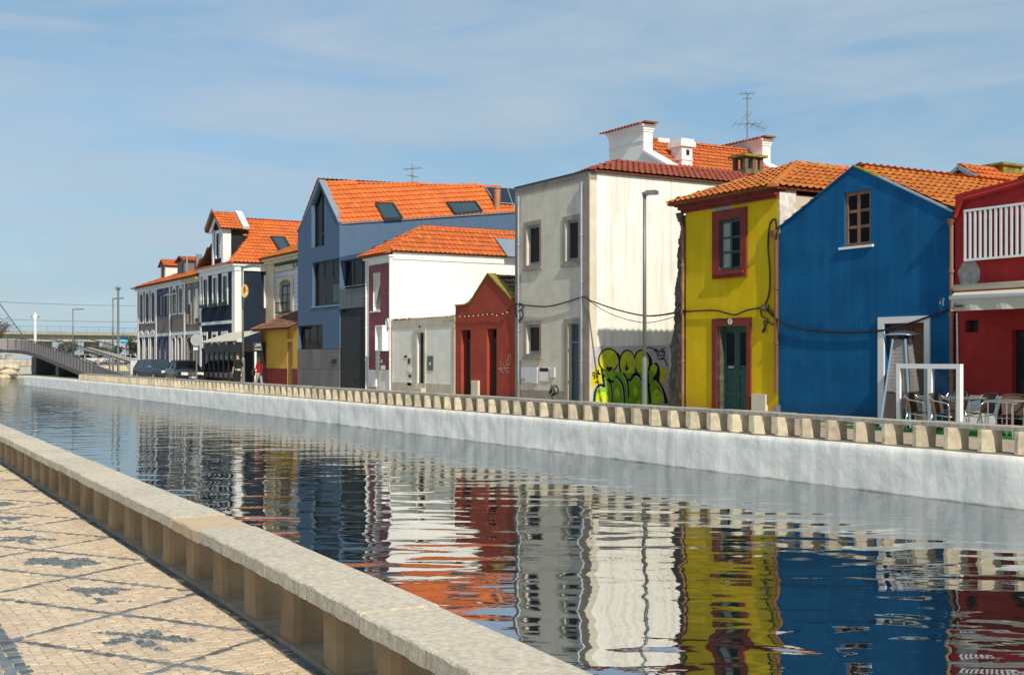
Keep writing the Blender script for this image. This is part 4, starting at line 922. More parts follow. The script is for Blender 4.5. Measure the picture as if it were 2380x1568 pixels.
# ---- small brick-red gabled house -------------------------------------------------------
def red_gable():
    T = TF(FY); P = lambda zx, zy: onY('3', zx, zy)
    h = thing('house', 'small brick red house with curved mossy gable and two dark doors', 'house', (-41.4, FY, 0))
    d1, d2 = (-43.3, -42.5, .06, 2.72), (-41.15, -40.37, .06, 2.73)
    top = [(-38.96, 3.62), (-39.18, 3.8), (-41.01, 4.86), (-42.05, 4.12), (-42.4, 3.83), (-42.7, 3.73), (-43.79, 3.72)]
    wall(h, 'wall', [(-43.79, 0), (-38.96, 0)]+top, [rect(*d1), rect(*d2)], T, m_brick, .3, .28)
    MB().box(-43.78, -38.97, FY+.3, 30, 0, 3.5).build('side_wall', m_brick, h)
    for d in (d1, d2):
        door(h, T, (d[0]+.14, d[1], d[2], d[3]-.4), m_ddoor, .22, panels=((0, .08), (.4, .46), (.95, 1))); window(h, T, (d[0]+.14, d[1], d[3]-.4, d[3]), m_ddoor, g_dark, 1, 1, .05, .03, .22, 'fanlight')
        MB().box(d[0]-.06, d[1]+.06, FY-.22, FY+.2, 0, .06).build('door_step', m_conc, h)
    for p, q in zip(top[1:], top[2:]): MB().bar((p[0], FY+.12, p[1]+.02), (q[0], FY+.12, q[1]+.02), .36, .055).build('coping', m_moss, h)
    rz = 4.72
    roofplane(h, [(-38.97, FY+.32, 3.62), (-38.97, 30, 3.62), (-41.01, 30, rz), (-41.01, FY+.32, rz)], m_tilebr); roofplane(h, [(-43.7, FY+.32, 3.6), (-43.7, 30, 3.6), (-41.01, 30, rz), (-41.01, FY+.32, rz)], m_tilebr, limit=100)
    ridge(h, (-41.01, FY+.4, rz+.06), (-41.01, 30, rz+.06), m_tilebr)
    r = RC('3', 1235, 1410, 1280, 1505); part_box(h, 'meter_box', T, r[0], r[1], .08, r[3], -.09, 0, m_ivory)
    wsp = mat('spray_white_thin', (.50, .36, .32))
    strokes(h, 'white_tag', T, [smooth_line([P(*q) for q in l]) for l in ([(1420, 1280), (1425, 1330), (1440, 1360), (1410, 1330)], [(1440, 1290), (1455, 1340), (1480, 1355)], [(1460, 1300), (1475, 1250), (1490, 1240), (1485, 1290), (1465, 1310)], [(1405, 1330), (1480, 1325)])], .03, wsp)
red_gable()

# ---- low garden wall house (pale grey) ----------------------------------------------------
def garage():
    T = TF(FY); P = lambda zx, zy: onY('w', zx, zy)
    h = thing('low_house', 'low pale grey house front with beige border and narrow dark green door', 'house', (-47, FY, 0))
    d = (-47.31, -46.64, .34, 2.68)
    wall(h, 'wall', rect(-50.12, -43.8, 0, 3.28), [rect(*d)], T, m_garage, .3, .2)
    MB().box(-50.11, -43.81, FY+.3, 28, 0, 3.1).build('rear_block', m_white, h)
    band(h, 'border', rect(-50.1, -43.82, 0, 3.27), rect(-49.85, -44.05, .5, 2.92), TF(FY-.03), m_beige, .03)
    surround(h, T, (-47.72, -46.5, .3, 2.82), d, m_beige, .045, 'door_surround')
    door(h, T, d, m_ddoor, .14, panels=((0, .06), (.93, 1)))
    MB().box(-47.8, -46.4, FY-.3, FY-.05, 0, .3).build('door_step', m_beige, h)
    for a, b, c, e, m in ((655, 995, 690, 1020, m_black), (708, 1040, 732, 1108, m_dark), (715, 1255, 748, 1288, m_dark), (972, 1000, 1048, 1195, m_panel), (860, 585, 878, 622, m_dark), (700, 1000, 760, 1028, m_garage), (700, 1160, 755, 1220, m_garage), (700, 1330, 755, 1400, m_garage)):
        part_box(h, 'wall_box', T, *RC('w', a, b, c, e), -.03, 0, m)
    r = RC('w', 1002, 1085, 1020, 1125); part_box(h, 'box_label', T, *r, -.035, -.03, m_wframe)
    mm = random.Random(3); me = [MB().box(-.12, .12, -.12, .16, 0, .06, .02).mesh('coping_tile', m_tiler if k else m_lime) for k in range(2)]
    for k in range(24):
        o = link('coping_tile', me[1 if k < 8 else 0] if k % 3 else me[0], h, True); o.location = Vector((-49.95+.26*k, FY+.1, 3.285))-wl(h); o.rotation_euler = (mm.uniform(-.1, .1), mm.uniform(-.05, .05), mm.uniform(-.1, .1))
garage()

# ---- white house with the maroon tiled front ------------------------------------------------
def maroon_house():
    T = TF(FY); P = lambda zx, zy: onY('3', zx, zy); xs = -50.15
    h = thing('house', 'narrow white house with maroon tiled front and large bare white side wall', 'house', (-51.6, FY, 0))
    wn = RC('3', 558, 685, 606, 938); d = (*[RC('3', 574, 1300, 604, 1450)[k] for k in (0, 1)], .25, RC('3', 574, 1205, 604, 1450)[3])
    wall(h, 'wall', rect(-53.0, xs, 0, 6.2), [rect(*wn), rect(*d)], T, m_wtrim, .3, .2)
    MB().box(-52.99, xs, FY+.3, 33, 0, 6.45).build('side_wall', m_white, h)
    MB().box(xs, xs+.05, FY+.1, 33, 6.1, 6.42).box(xs+.05, xs+.09, FY+.1, 33, 6.36, 6.44).build('side_cornice', m_wtrim, h)
    MB().box(-53.05, xs+.06, FY-.12, FY+.3, 6.2, 6.3).build('cornice', m_wtrim, h)
    # glazed wall tiles, row by row
    a0, a1, b0, b1 = -52.56, -50.33, 1.05, 5.9; tw, th = .2, .1; mb = MB(); n = 0
    z = b0
    tl = []
    while z < b1-.02:
        x = a0-(tw/2 if n % 2 else 0)
        while x < a1:
            l, r = max(a0, x+.004), min(a1, x+tw-.004); c = (l+r)/2
            if r-l > .02 and not (wn[0]-.04 < c < wn[1]+.04 and wn[2]-.05 < z+.05 < wn[3]+.05) and not (d[0]-.04 < c < d[1]+.04 and z < d[3]): tl.append((l, r, z))
            x += tw
        z += th; n += 1
    bk = MB(); bk.shape(rect(a0-.01, a1+.01, b0-.01, b1+.01), [rect(wn[0]-.02, wn[1]+.02, wn[2]-.02, wn[3]+.02), rect(d[0]-.02, d[1]+.02, b0-.005, d[3]+.02)], TF(FY-.006), .006, .006); tp = bk.build('tile_panel', m_maroon, h)
    tl.sort(key=lambda t: (-t[2]))
    for l, r, zz in tl[:300]: part_box(tp, 'wall_tile', T, l, r, zz+.004, zz+th-.004, -.016, -.007, m_mtile)
    for l, r, zz in tl[300:]: bx3(T, mb, l, r, zz+.004, zz+th-.004, -.016, -.007)
    mb.build('wall_tiles', m_mtile, tp, kind='stuff')
    window(h, T, wn, m_wframe, g_curtain, 1, 1, .08, .04, .1)
    s = MB(); s.quad(T(wn[0]+.08, wn[3]-.08, .05), T(wn[1]-.08, wn[3]-.08, .05), T(wn[1]-.1, wn[3]-.5, .06), T(wn[0]+.1, wn[2]+.15, .06)); s.build('curtain', m_canvas, h)
    MB().box(wn[0]-.25, wn[1]+.02, FY-.07, FY, wn[2]-.07, wn[2]-.01).build('window_sill', m_wtrim, h)
    door(h, T, d, m_wframe, .12, panels=((0, .1), (.5, .55), (.95, 1)))
    MB().box(d[0]-.3, d[1]+.1, FY-.25, FY, 0, .25).build('door_step', m_stone, h)
    # projecting sign box with open frame
    x0, x1 = onY('3', 570, 1100, 22.6)[0], onY('3', 620, 1100, 22.6)[0]; z0, z1 = onY('3', 600, 1210, 22.6)[1], onY('3', 600, 1037, 22.6)[1]
    b = MB(); b.box(x1-.05, x1, 22.6, FY-.02, z0, z1); b.box(x0, x0+.05, 22.6, FY-.02, z0, z1); b.box(x0+.05, x1-.05, 22.6, FY-.02, z0, z0+.05); b.box(x0+.05, x1-.05, 22.6, FY-.02, z1-.05, z1); b.box(x0+.05, x1-.05, 22.82, 22.86, z0+.05, z1-.05)
    b.build('sign_box', m_wframe, h)
    for zx in (518, 680): 
        x = P(zx, 900)[0]; pipe(h, 'downpipe', [(x, FY-.06, 0), (x, FY-.06, 6.15)], .04, m_wtrim, (1.5, 3., 4.5))
    part_box(h, 'wall_plate', T, *RC('3', 612, 1308, 642, 1335), -.02, 0, m_wframe); part_box(h, 'intercom', T, *RC('3', 612, 1268, 622, 1292), -.02, 0, m_wframe); part_box(h, 'meter_box', T, *RC('3', 617, 1348, 646, 1405), -.02, 0, m_beige)
    e = 6.36; A, B = (-51.65, 25.3, 7.82), (-51.65, 33, 7.82); E0, E1 = (-53.2, 22.72, e), (-49.98, 22.72, e)
    roofplane(h, [E0, E1, A], m_tile); roofplane(h, [(-49.98, 22.72, e+.1), (-49.98, 33, e+.1), B, A], m_tile); roofplane(h, [E0, (-53.2, 33, e), B, A], m_tile, limit=0)
    ridge(h, E1, A, m_tile, .13); ridge(h, E0, A, m_tile, .13); ridge(h, A, B, m_tile, .13)
    eave_row(h, (-53.2, 22.7, e-.05), (-49.98, 22.7, e-.05), m_tilem, .22, .08)
    n = Vector((7.82-e-.1, 0, 1.67)).normalized(); pr = Vector(A)+n*.17
    q = [onP('3', *z, pr, n) for z in ((1390, 448), (1560, 458), (1560, 575), (1475, 570))]
    MB().poly(q).build('roof_panel', m_modtrim, h); MB().bar(q[0], q[3], .1, .06).build('panel_edge', m_modtrim, h)
maroon_house()

# ---- modern slate-blue house --------------------------------------------------------------
def modern_house():
    T = TF(FY); P = lambda zx, zy: onY('3', zx, zy)
    h = thing('house', 'modern slate blue house with tall pointed gable and dark corner glazing', 'house', (-58, FY, 0))
    xl, xr, xa = -62.12, -56.21, -58.91
    slit = [P(140, 515), P(225, 500), P(228, 128), P(195, 72), P(142, 190)]
    slit = [(slit[0][0], slit[0][1]), (slit[1][0], slit[0][1]), (slit[1][0], 9.9), (xa, 10.6), (slit[0][0], 9.6)]
    cw = (P(145, 700)[0], xr-.02, P(240, 903)[1], P(240, 597)[1]); lw = (xl+.02, P(215, 1100)[0], P(130, 1243)[1], P(130, 1037)[1])
    lp = (P(140, 190)[0]-.6, 9.3)
    wall(h, 'wall', [(xl, 2.05), (xr, 2.05), (xr, 8.31), (xa, 10.75), lp, (xl, 8.4)], [slit, rect(*cw), rect(*lw)], T, m_mod, .3, .24)
    # body behind the front
    ov = lambda y: -.0832*(y-FY)
    mb = MB(); y1 = 33.7; pl = [(xl, FY+.3), (xr+ov(FY+.3), FY+.3), (xr+ov(y1), y1), (xl, y1)]
    rz = lambda x, y: 10.7+.05*(y-FY)-.885*(x-xa)
    i = mb.vert((xr+ov(FY+.3), FY+.3, 0), (xr+ov(y1), y1, 0), (xr+ov(y1), y1, rz(xr+ov(y1), y1)-.02), (xr+ov(FY+.3), FY+.3, rz(xr+ov(FY+.3), FY+.3)-.02)); mb.face((i, i+1, i+2, i+3))
    mb.box(xl, xr-1.0, FY+.32, y1, 0, 8.2); mb.box(xr-1.0, xr-.95, FY+.32, y1, 0, 8.2)
    mb.build('side_wall', m_mod, h)
    w = window(h, T, cw, m_dark, g_dark, 3, 1, .07, .06, .16); 
    part_box(w, 'blind', T, cw[0]+(cw[1]-cw[0])*.68, cw[1]-.1, cw[2]+.1, cw[2]+(cw[3]-cw[2])*.45, .17, .185, mat('pale_blind', (.10, .17, .17)))
    part_box(h, 'window_sill', T, cw[0]-.1, cw[1], cw[2]-.06, cw[2]-.005, -.04, .05, m_modtrim)
    window(h, T, lw, m_dark, g_dark, 3, 1, .06, .05, .18)
    sg = [(a, b) for a, b in slit]; MB().shape(sg, [], TF(FY+.2), .02).build('gable_window', g_dark, h)
    mb = MB(); xm = (slit[0][0]+slit[1][0])/2; bx3(T, mb, xm+.2, xm+.27, slit[0][1], 10.3, .15, .22); bx3(T, mb, xm+.27, slit[1][0], 8.0, 8.07, .15, .2); mb.build('gable_mullion', m_dark, h)
    # grey panels at the foot
    wz = 2.05; wds = (.75, 1.1, .9, 1.2, .95, 1.0); base = MB().box(xl, xr, FY+.03, FY+.3, 0, 2.05).build('cladding_base', m_dark, h)
    for r in range(2):
        x = xl; k = r
        while x < xr-.02:
            x2 = min(xr, x+wds[(k*2+r) % 6]); part_box(base, 'cladding_panel', T, x+.006, x2-.006, r*1.02+.006, r*1.02+1.01, -.008, .03, m_panel); x = x2; k += 1
    part_box(h, 'wall_box', T, *RC('3', 280, 1265, 312, 1295), -.05, -.01, m_black)
    # garage bay under the side wall
    gx0, gx1 = xr+.01, -53.02
    MB().box(gx0, gx1, FY+.5, 30, 0, 6.55).build('garage_block', m_loggia, h)
    part_box(h, 'bay_lintel', T, gx0, gx1, 6.42, 6.62, .02, .5, m_mod)
    part_box(h, 'balcony_front', T, gx0, gx1, 4.02, 4.98, -.02, .4, m_loggia)
    part_box(h, 'balcony_joint', T, (gx0+gx1)/2-.01, (gx0+gx1)/2+.01, 4.03, 4.97, -.024, -.02, m_dark)
    window(h, T, (gx0, gx1, 4.98, 6.42), m_dark, g_dark, 3, 1, .06, .06, .3, 'loggia_window')
    MB().tube([(gx0, FY+.05, 5.1), (gx1, FY+.05, 5.1)], .02, 6).build('hand_rail', m_steel, h)
    gate = MB(); k = 0; x = gx0
    while x < gx1-.03:
        bx3(T, gate, x, x+.045, 0, 3.85, .06, .1); bx3(T, gate, x+.045, min(gx1, x+.09), 0, 3.85, .085, .1); x += .09
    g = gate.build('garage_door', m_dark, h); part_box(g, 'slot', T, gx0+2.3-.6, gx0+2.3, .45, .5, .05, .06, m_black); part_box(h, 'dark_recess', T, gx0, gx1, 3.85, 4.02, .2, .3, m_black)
    # roof: right slope with skylights, solar panel and flue; edges in metal
    n = Vector((.885, -.05, 1)).normalized(); pr = Vector((xa, FY, 10.7))
    q0, q1, q2, q3 = (xr+.02, FY+.05, rz(xr+.02, FY+.05)), (xr+ov(y1)+.02, y1, rz(xr+ov(y1)+.02, y1)), (xa, y1, rz(xa, y1)), (xa, FY+.05, rz(xa, FY+.05))
    sk = [[(575, 213), (690, 215), (752, 312), (630, 320)], [(1058, 208), (1250, 205), (1292, 265), (1112, 283)]]
    roofplane(h, [(xr+.02, FY+.3, rz(xr+.02, FY+.3)), (xr+.02, y1, rz(xr+.02, y1)), (xa, y1, rz(xa, y1)), (xa, FY+.3, rz(xa, FY+.3))][:0] or [q0, q1, q2, q3], m_tileb, .28, .40)
    l0 = (-62.2, FY+.05, 8.35); roofplane(h, [l0, (-62.2, y1, 8.6), q2, q3], m_tileb, limit=0)
    ridge(h, q3, q2, m_tileb, .12)
    for z in sk:
        c = [onP('3', *p, pr+n*.10, n) for p in z]; cc = sum(c, Vector())/4
        mb = MB()
        for a, b in zip(c, c[1:]+c[:1]): mb.bar(a, b, .1, .14)
        s = mb.build('skylight', m_dark, h); MB().poly([cc+(p-cc)*.93+n*.02 for p in c]).build('pane', g_sky, s)
    c = [onP('3', *p, pr+n*.16, n) for p in ((1315, 98), (1530, 112), (1530, 216), (1385, 205))]; c2 = [p-n*.07 for p in c]
    mb = MB().poly(c).poly(c2)
    for k in range(4): mb.quad(c[k], c[(k+1) % 4], c2[(k+1) % 4], c2[k])
    s = mb.build('solar_panel', g_blue, h); mb = MB()
    for a, b in zip(c, c[1:]+c[:1]): mb.bar(a, b, .05, .05)
    m1, m2 = (c[0]+c[1])/2, (c[2]+c[3])/2; mb.bar(m1+(c[1]-c[0])*.2, m2+(c[1]-c[0])*.2, .04, .04); mb.build('panel_frame', m_modtrim, s)
    f = onP('3', 1400, 255, pr, n); zt = onX('3', 1403, 100, f.x)[1]
    MB().tube([tuple(f-Vector((0, 0, .3))), (f.x, f.y, zt)], .17, 12).lathe([(.19, 0), (.19, .12), (.17, .12), (.17, .2), (.19, .2), (.19, .28)], (f.x, f.y, zt-.3), 12).build('flue', mat('copper_flue', (.50, .25, .12), rough=.5, var=.15, metal=.3), h)
    # grey metal verge following the gable
    for p, q in (((xr, 8.31), (xa, 10.78)), ((xa, 10.78), lp), (lp, (xl, 8.4))):
        MB().bar((p[0], FY+.12, p[1]+.03), (q[0], FY+.12, q[1]+.03), .34, .06).build('verge_flashing', m_modtrim, h)
    MB().bar(q0, q1, .12, .08).build('eave_flashing', m_modtrim, h)
    a = onX('3', 823, 90, xa); return (xa, a[0], a[1]-.1)
ab = modern_house()
antenna('thin crossed television aerial on the ridge of the slate blue house', ab, 1.25, ((1.0, 1.0, 5, .5), (.6, .25, 3, 1.0)), .025, .6)

# ---- small ochre house with red base ---------------------------------------------------------
def ochre_house():
    T = TF(FY)
    h = thing('low_house', 'low ochre yellow house with dark red base beside the slate blue house', 'house', (-65, FY, 0))
    d = RC('2', 1362, 1190, 1405, 1535); d = (d[0], d[1], .05, d[3]); w = RC('2', 1355, 1092, 1410, 1163)
    x0, x1 = -68.15, -62.15
    wall(h, 'wall', rect(x0, x1, 0, 3.25), [rect(*d), rect(*w)], T, m_ochre, .3, .22)
    MB().box(x0, x1, FY+.3, 24.9, 0, 3.2).build('side_wall', m_ochre, h)
    fl = MB(); fl.shape(rect(x0-.005, d[0], 0, 1.0), [], TF(FY-.012), .011); fl.shape(rect(d[1], x1, 0, 1.0), [], TF(FY-.012), .011); fl.build('painted_base', m_maroon, h)
    door(h, T, d, mat('shaded_ochre', (.28, .15, .03)), .02, panels=((0, .3), (.95, 1))); part_box(h, 'blind_window', T, *w, .16, .18, m_ochre)  # door is ochre darkened, with the doorway's shade put into its colour
    zr = onY('2', 1440, 935, 25)[1]
    roofplane(h, [(-68.7, 22.6, 3.22), (-62.1, 22.6, 3.22), (-62.1, 24.95, zr), (onY('2', 1430, 935, 25)[0], 24.95, zr)], m_tilebr); ridge(h, (-68.7, 22.6, 3.25), (onY('2', 1430, 935, 25)[0], 24.95, zr), m_tile)
    eave_row(h, (-68.7, 22.58, 3.18), (-62.15, 22.58, 3.18), m_tiler, .22, .08)
ochre_house()

# ---- cream house with azulejos -------------------------------------------------------------------
def cream_house():
    y = 25.0; T = TF(y); P = lambda zx, zy: onY('2', zx, zy, y)
    h = thing('house', 'cream stone house with blue patterned wall tiles and arched green window', 'house', (-69, y, 0))
    x0, x1 = -73.0, -62.2; zt = P(1300, 520)[1]
    r = RC('2', 1300, 662, 1395, 940, y)
    wall(h, 'wall', rect(x0, x1, 0, zt), [arch(r[0], r[1], r[2], r[3], .25)], T, m_cream, .3, .2)
    MB().box(x0, x1, y+.3, 32, 0, zt).build('side_wall', m_cream, h)
    a = RC('2', 1256, 568, 1446, 990, y)
    band(h, 'tile_panel', rect(a[0], x1, a[2], a[3]), rect(r[0]-.4, r[1]+.45, r[2]-.2, r[3]+.15), TF(y-.02), m_azul, .02)
    band(h, 'window_surround', rect(r[0]-.4, r[1]+.45, r[2]-.2, r[3]+.15), arch(r[0], r[1], r[2], r[3], .25), TF(y-.06), m_cream, .06)
    MB().box(r[0]-.6, r[1]+.6, y-.14, y, r[3]+.55, r[3]+.75).box(r[0]-.7, r[1]+.7, y-.2, y, r[3]+.75, r[3]+.83).build('window_hood', m_cream, h)
    MB().box(x0-.02, P(1255, 700)[0], y-.08, y, 0, zt).build('pilaster', m_cream, h)
    MB().box(x0-.1, x1, y-.3, y+.3, zt, zt+.18).box(x0-.15, x1, y-.45, y+.3, zt+.18, zt+.36).build('cornice', m_cream, h)
    fr = MB().box(a[0], x1, y-.05, y, a[3]+.02, zt-.02).build('frieze', mat('teal_frieze', (.03, .10, .11)), h)
    for k in range(14): MB().tube([(a[0]+.25+.45*k, y-.09, a[3]+.12), (a[0]+.25+.45*k, y-.05, a[3]+.12)], .11, 10).build('frieze_ball', m_cream, fr)
    w = window(h, T, (r[0], r[1], r[2], r[3]-.3), m_gdoor, g_curtain, 2, 3, .1, .05, .1); MB().shape(arch(r[0], r[1], r[3]-.3, r[3], .25), [], TF(y+.14), .02).build('fanlight', g_curtain, h)
    rl = MB(); bx3(T, rl, r[0]-.15, r[1]+.15, r[2]+.55, r[2]+.6, -.3, -.26); bx3(T, rl, r[0]-.15, r[1]+.15, r[2]-.02, r[2]+.03, -.3, -.0)
    for k in range(11): xx = r[0]-.14+(r[1]-r[0]+.28)*k/10; bx3(T, rl, xx-.012, xx+.012, r[2], r[2]+.55, -.29, -.27)
    rl.build('balcony_rail', m_black, h)
    e = zt+.36
    roofplane(h, [(x0-.5, y-.5, e), (x1, y-.5, e), (x1, y+4, e+2), (x0+2.5, y+4, e+2)], m_tilem); eave_row(h, (x0-.5, y-.52, e-.04), (x1, y-.52, e-.04), m_tilem, .26, .1)
cream_house()

# ---- café pavilion ----------------------------------------------------------------------------------
def cafe():
    y = 21.4; T = TF(y); x0, x1 = -74.4, -67.3
    h = thing('cafe_pavilion', 'black framed glass cafe pavilion with cream canvas roof in front of the navy house', 'cafe', (-70.5, y, 0))
    mb = MB().box(x0, x1, y, y+.06, 0, .25).box(x0, x1, y, y+.06, 1.95, 2.5); mb.box(x1-.06, x1, y+.06, 22.95, 1.95, 2.5); mb.box(x0, x0+.06, y+.06, 22.95, 0, 2.5); mb.build('frame', m_black, h)
    n = 7
    for k in range(n):
        a, b = x0+(x1-x0)*k/n, x0+(x1-x0)*(k+1)/n
        f = MB(); bx3(T, f, a, a+.11, .25, 1.95, 0, .07); bx3(T, f, b-.11, b, .25, 1.95, 0, .07); bx3(T, f, a+.11, b-.11, .25, .4, .0, .06); f = f.build('folding_door', m_black, h)
        part_box(f, 'pane', T, a+.11, b-.11, .4, 1.95, .03, .04, g_dark); part_box(f, 'white_motif', T, a+.35, b-.35, 1.55, 1.72, .024, .029, mat('frosted', (.25, .26, .27)))
        part_box(f, 'grey_foot', T, a+.14, b-.14, .42, .72, .024, .029, m_panel)
    Ts = TS(x1); s = MB(); bx3(Ts, s, y+.06, y+.2, 0, 1.95, 0, .06); bx3(Ts, s, 22.2, 22.3, 0, 1.95, 0, .06); s.build('side_frame', m_black, h)
    part_box(h, 'side_door', Ts, y+.2, 22.2, .05, 1.95, .03, .05, g_dark); part_box(h, 'white_jamb', Ts, 22.3, 22.42, .0, 1.95, -.01, .05, m_wframe); part_box(h, 'dark_side', Ts, 22.42, 22.95, 0, 1.95, .02, .06, m_black)
    # sign with white print
    sg = part_box(h, 'sign', Ts, 22.2, 22.75, 2.0, 2.48, -.06, -.02, mat('sign_slate', (.06, .07, .075)))
    strokes(sg, 'sign_print', TS(x1+.065), [([(22.35, 2.22), (22.4, 2.4), (22.47, 2.25), (22.5, 2.4)], .04), ([(22.52, 2.3), (22.6, 2.4), (22.62, 2.25)], .04), ([(22.3, 2.08), (22.66, 2.08)], .03)], .03, m_wframe)
    cv = MB(); cv.quad((x0-.2, y-.25, 2.55), (x1+.25, y-.25, 2.6), (x1+.25, 22.95, 3.25), (x0-.2, 22.95, 3.15)); cv.quad((x0-.2, y-.25, 2.5), (x1+.25, y-.25, 2.55), (x1+.25, y-.25, 2.6), (x0-.2, y-.25, 2.55)); cv.build('canvas_roof', m_canvas, h)
    for k in range(5): MB().blob((x0+.6+1.5*k, y-.12, 2.44), .07, 8, 5).build('lamp_globe', m_wframe, h)
cafe()

# ---- navy house -------------------------------------------------------------------------------------
def navy_house():
    T = TF(FY); P = lambda zx, zy: onY('2', zx, zy); x0, x1 = -80.75, -73.05
    h = thing('house', 'navy house with white trim and steep orange roof with dormer tower', 'house', (-77, FY, 0))
    ws = [RC('2', *q) for q in ((650, 662, 682, 880), (731, 648, 765, 872), (815, 632, 850, 862), (642, 1135, 676, 1230), (728, 1132, 760, 1230), (808, 1128, 846, 1230))]
    dr = RC('2', 645, 1250, 690, 1400); 
    wall(h, 'wall', rect(x0, x1, 0, 7.0), [rect(*w) for w in ws], T, m_navy, .3, .2)
    MB().box(x0, x1, FY+.3, 31, 0, 7.1).build('side_wall', m_navy, h)
    for k, w in enumerate(ws):
        surround(h, T, (w[0]-.17, w[1]+.17, w[2]-.12, w[3]+.2), w, m_wtrim, .05); window(h, T, w, m_wtrim, g_dark if k != 1 else g_curtain, 1, 2, .05, .04, .1)
        if k < 3:
            fb = MB().box(w[0]-.2, w[1]+.2, FY-.3, FY-.06, w[2]-.2, w[2]+.02).build('flower_box', m_black, h)
            g = MB()
            for q in range(40):
                c = Vector((random.uniform(w[0]-.2, w[1]+.2), FY-.18+random.uniform(-.15, .1), w[2]+.02+random.uniform(0, .25))); a = Vector((random.uniform(-1, 1), random.uniform(-1, 1), random.uniform(-.2, 1))).normalized()*.12; b = a.cross(Vector((0, 0, 1))).normalized()*.05
                g.quad(c, c+b, c+a+b*.3, c+a-b*.3)
            g.build('box_plants', m_leaf, fb, kind='stuff')
    MB().box(x0, x1-.01, FY-.06, FY-.001, 3.75, 3.95).build('string_course', m_wtrim, h)
    MB().box(x1-.55, x1+.06, FY-.07, FY+.5, 0, 6.98).build('corner_pilaster', m_wtrim, h); MB().box(x0, x0+.3, FY-.06, FY-.001, 0, 6.98).build('corner_pilaster', m_wtrim, h)
    MB().box(x0-.02, x1+.1, FY-.1, 31, 7.0, 7.3).box(x0-.05, x1+.2, FY-.25, 31, 7.3, 7.48).build('cornice', m_wtrim, h)
    Ts = TS(x1); q = onX('2', 1160, 700, x1)[0]; zt, zb = onX('2', 1180, 625, x1)[1], onX('2', 1180, 905, x1)[1]
    band(h, 'window_surround', rect(q, q+1.0, zb, zt), rect(q+.2, q+.8, zb+.15, zt-.2), TS(x1+.05), m_wtrim, .05); part_box(h, 'side_pane', Ts, q+.2, q+.8, zb+.15, zt-.2, -.01, .0, g_dark)
    e = 7.5; xr = -77.0; zr = 10.6; yf = 24.47; A, B = (xr, 23.65, zr), (xr, 31, zr); E0, E1 = (x0-.15, 22.65, e), (x1+.3, 22.65, e); xM = -75.03; zM = e+(zr-e)*(x1+.3-xM)/(x1+.3-xr); Mp = (xM, yf, zM)
    roofplane(h, [E1, (x1+.3, 31, e), B, A, Mp], m_tileb, .26, .4); roofplane(h, [(-73.5, 22.65, e), E1, Mp, (xM-.14, yf-.08, zM-.2)], m_tileb, .26, .4, 200); roofplane(h, [E0, (x0-.15, 31, e), B, A], m_tileb, limit=0)
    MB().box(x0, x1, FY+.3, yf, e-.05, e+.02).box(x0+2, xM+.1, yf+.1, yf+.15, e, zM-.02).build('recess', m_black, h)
    ridge(h, E1, Mp, m_tileb, .13); ridge(h, A, B, m_tileb, .13); eave_row(h, (x0-.15, 22.62, e-.05), (x1+.3, 22.62, e-.05), m_tiler, .25, .09)
    MB().bar((x0, FY+.1, e+.02), (-74.6, FY+.1, e+.02), .6, .08).build('eave_band', m_tilebr, h)
    # dormer tower on the front
    dx0, dx1 = P(732, 350)[0], P(822, 350)[0]; zt = onY('n', 400, 395)[1]; za = onY('n', 260, 95, 22.7)[1]; xm = (dx0+dx1)/2; dw = (xm-.38, xm+.42, 8.0, zt-.35)
    d = MB().shape([(dx0, 7.4), (dx1, 7.4), (dx1, zt-.1), (xm, za-.25), (dx0, zt-.1)], [rect(*dw)], TF(FY-.02), .3, .2).build('dormer', m_navy, h)
    MB().box(dx0, dx1, FY+.28, FY+1.62, 7.4, zt-.15).build('shaded_dormer_body', m_black, h)  # black puts the roof overhang's shade into the cheek's colour
    for a, b in ((dx0-.04, dx0+.25), (dx1-.3, dx1+.1)): MB().box(a, b, FY-.1, FY+.42, 7.45, zt).build('dormer_pilaster', m_wtrim, h)
    band(h, 'dormer_surround', rect(dw[0]-.2, dw[1]+.2, dw[2], dw[3]+.2), rect(dw[0], dw[1], dw[2]-.01, dw[3]), TF(FY-.08), m_wtrim, .06); window(h, TF(FY-.02), dw, m_wtrim, g_dark, 2, 2, .06, .04, .1)
    for s, xx in ((1, dx1+.45), (-1, dx0-.45)):
        roofplane(h, [(xx, FY-.4, zt-.15), (xx, FY+1.1, zt-.15), (xm, FY+1.1, za), (xm, FY-.4, za)], m_tileb, .24, .34, 120)
        MB().bar((xx, FY+1.3 if s > 0 else FY-.42, zt-.05), (xm, FY+1.3 if s > 0 else FY-.42, za+.12), .4 if s > 0 else .08, .2 if s > 0 else .3).build('dormer_verge', m_wtrim if s > 0 else m_tilebr, h)
    for sx in (-1, 1): MB().bar((xm, FY-.2, za-.3), (xm+sx*(dx1-dx0)*.55, FY-.2, zt-.25), .1, .22).build('barge_board', m_wtrim, h)
    n = Vector((zr-e, 0, x1+.3-xr)).normalized(); pr = Vector(A)+n*.12
    c = [onP('n', *p, pr, n) for p in ((1405, 590), (1665, 605), (1835, 885), (1590, 870))]; cc = sum(c, Vector())/4; mb = MB()
    for a, b in zip(c, c[1:]+c[:1]): mb.bar(a, b, .14, .14)
    s = mb.build('skylight', m_dark, h); MB().poly([cc+(p-cc)*.93+n*.03 for p in c]).build('pane', g_sky, s)
navy_house()

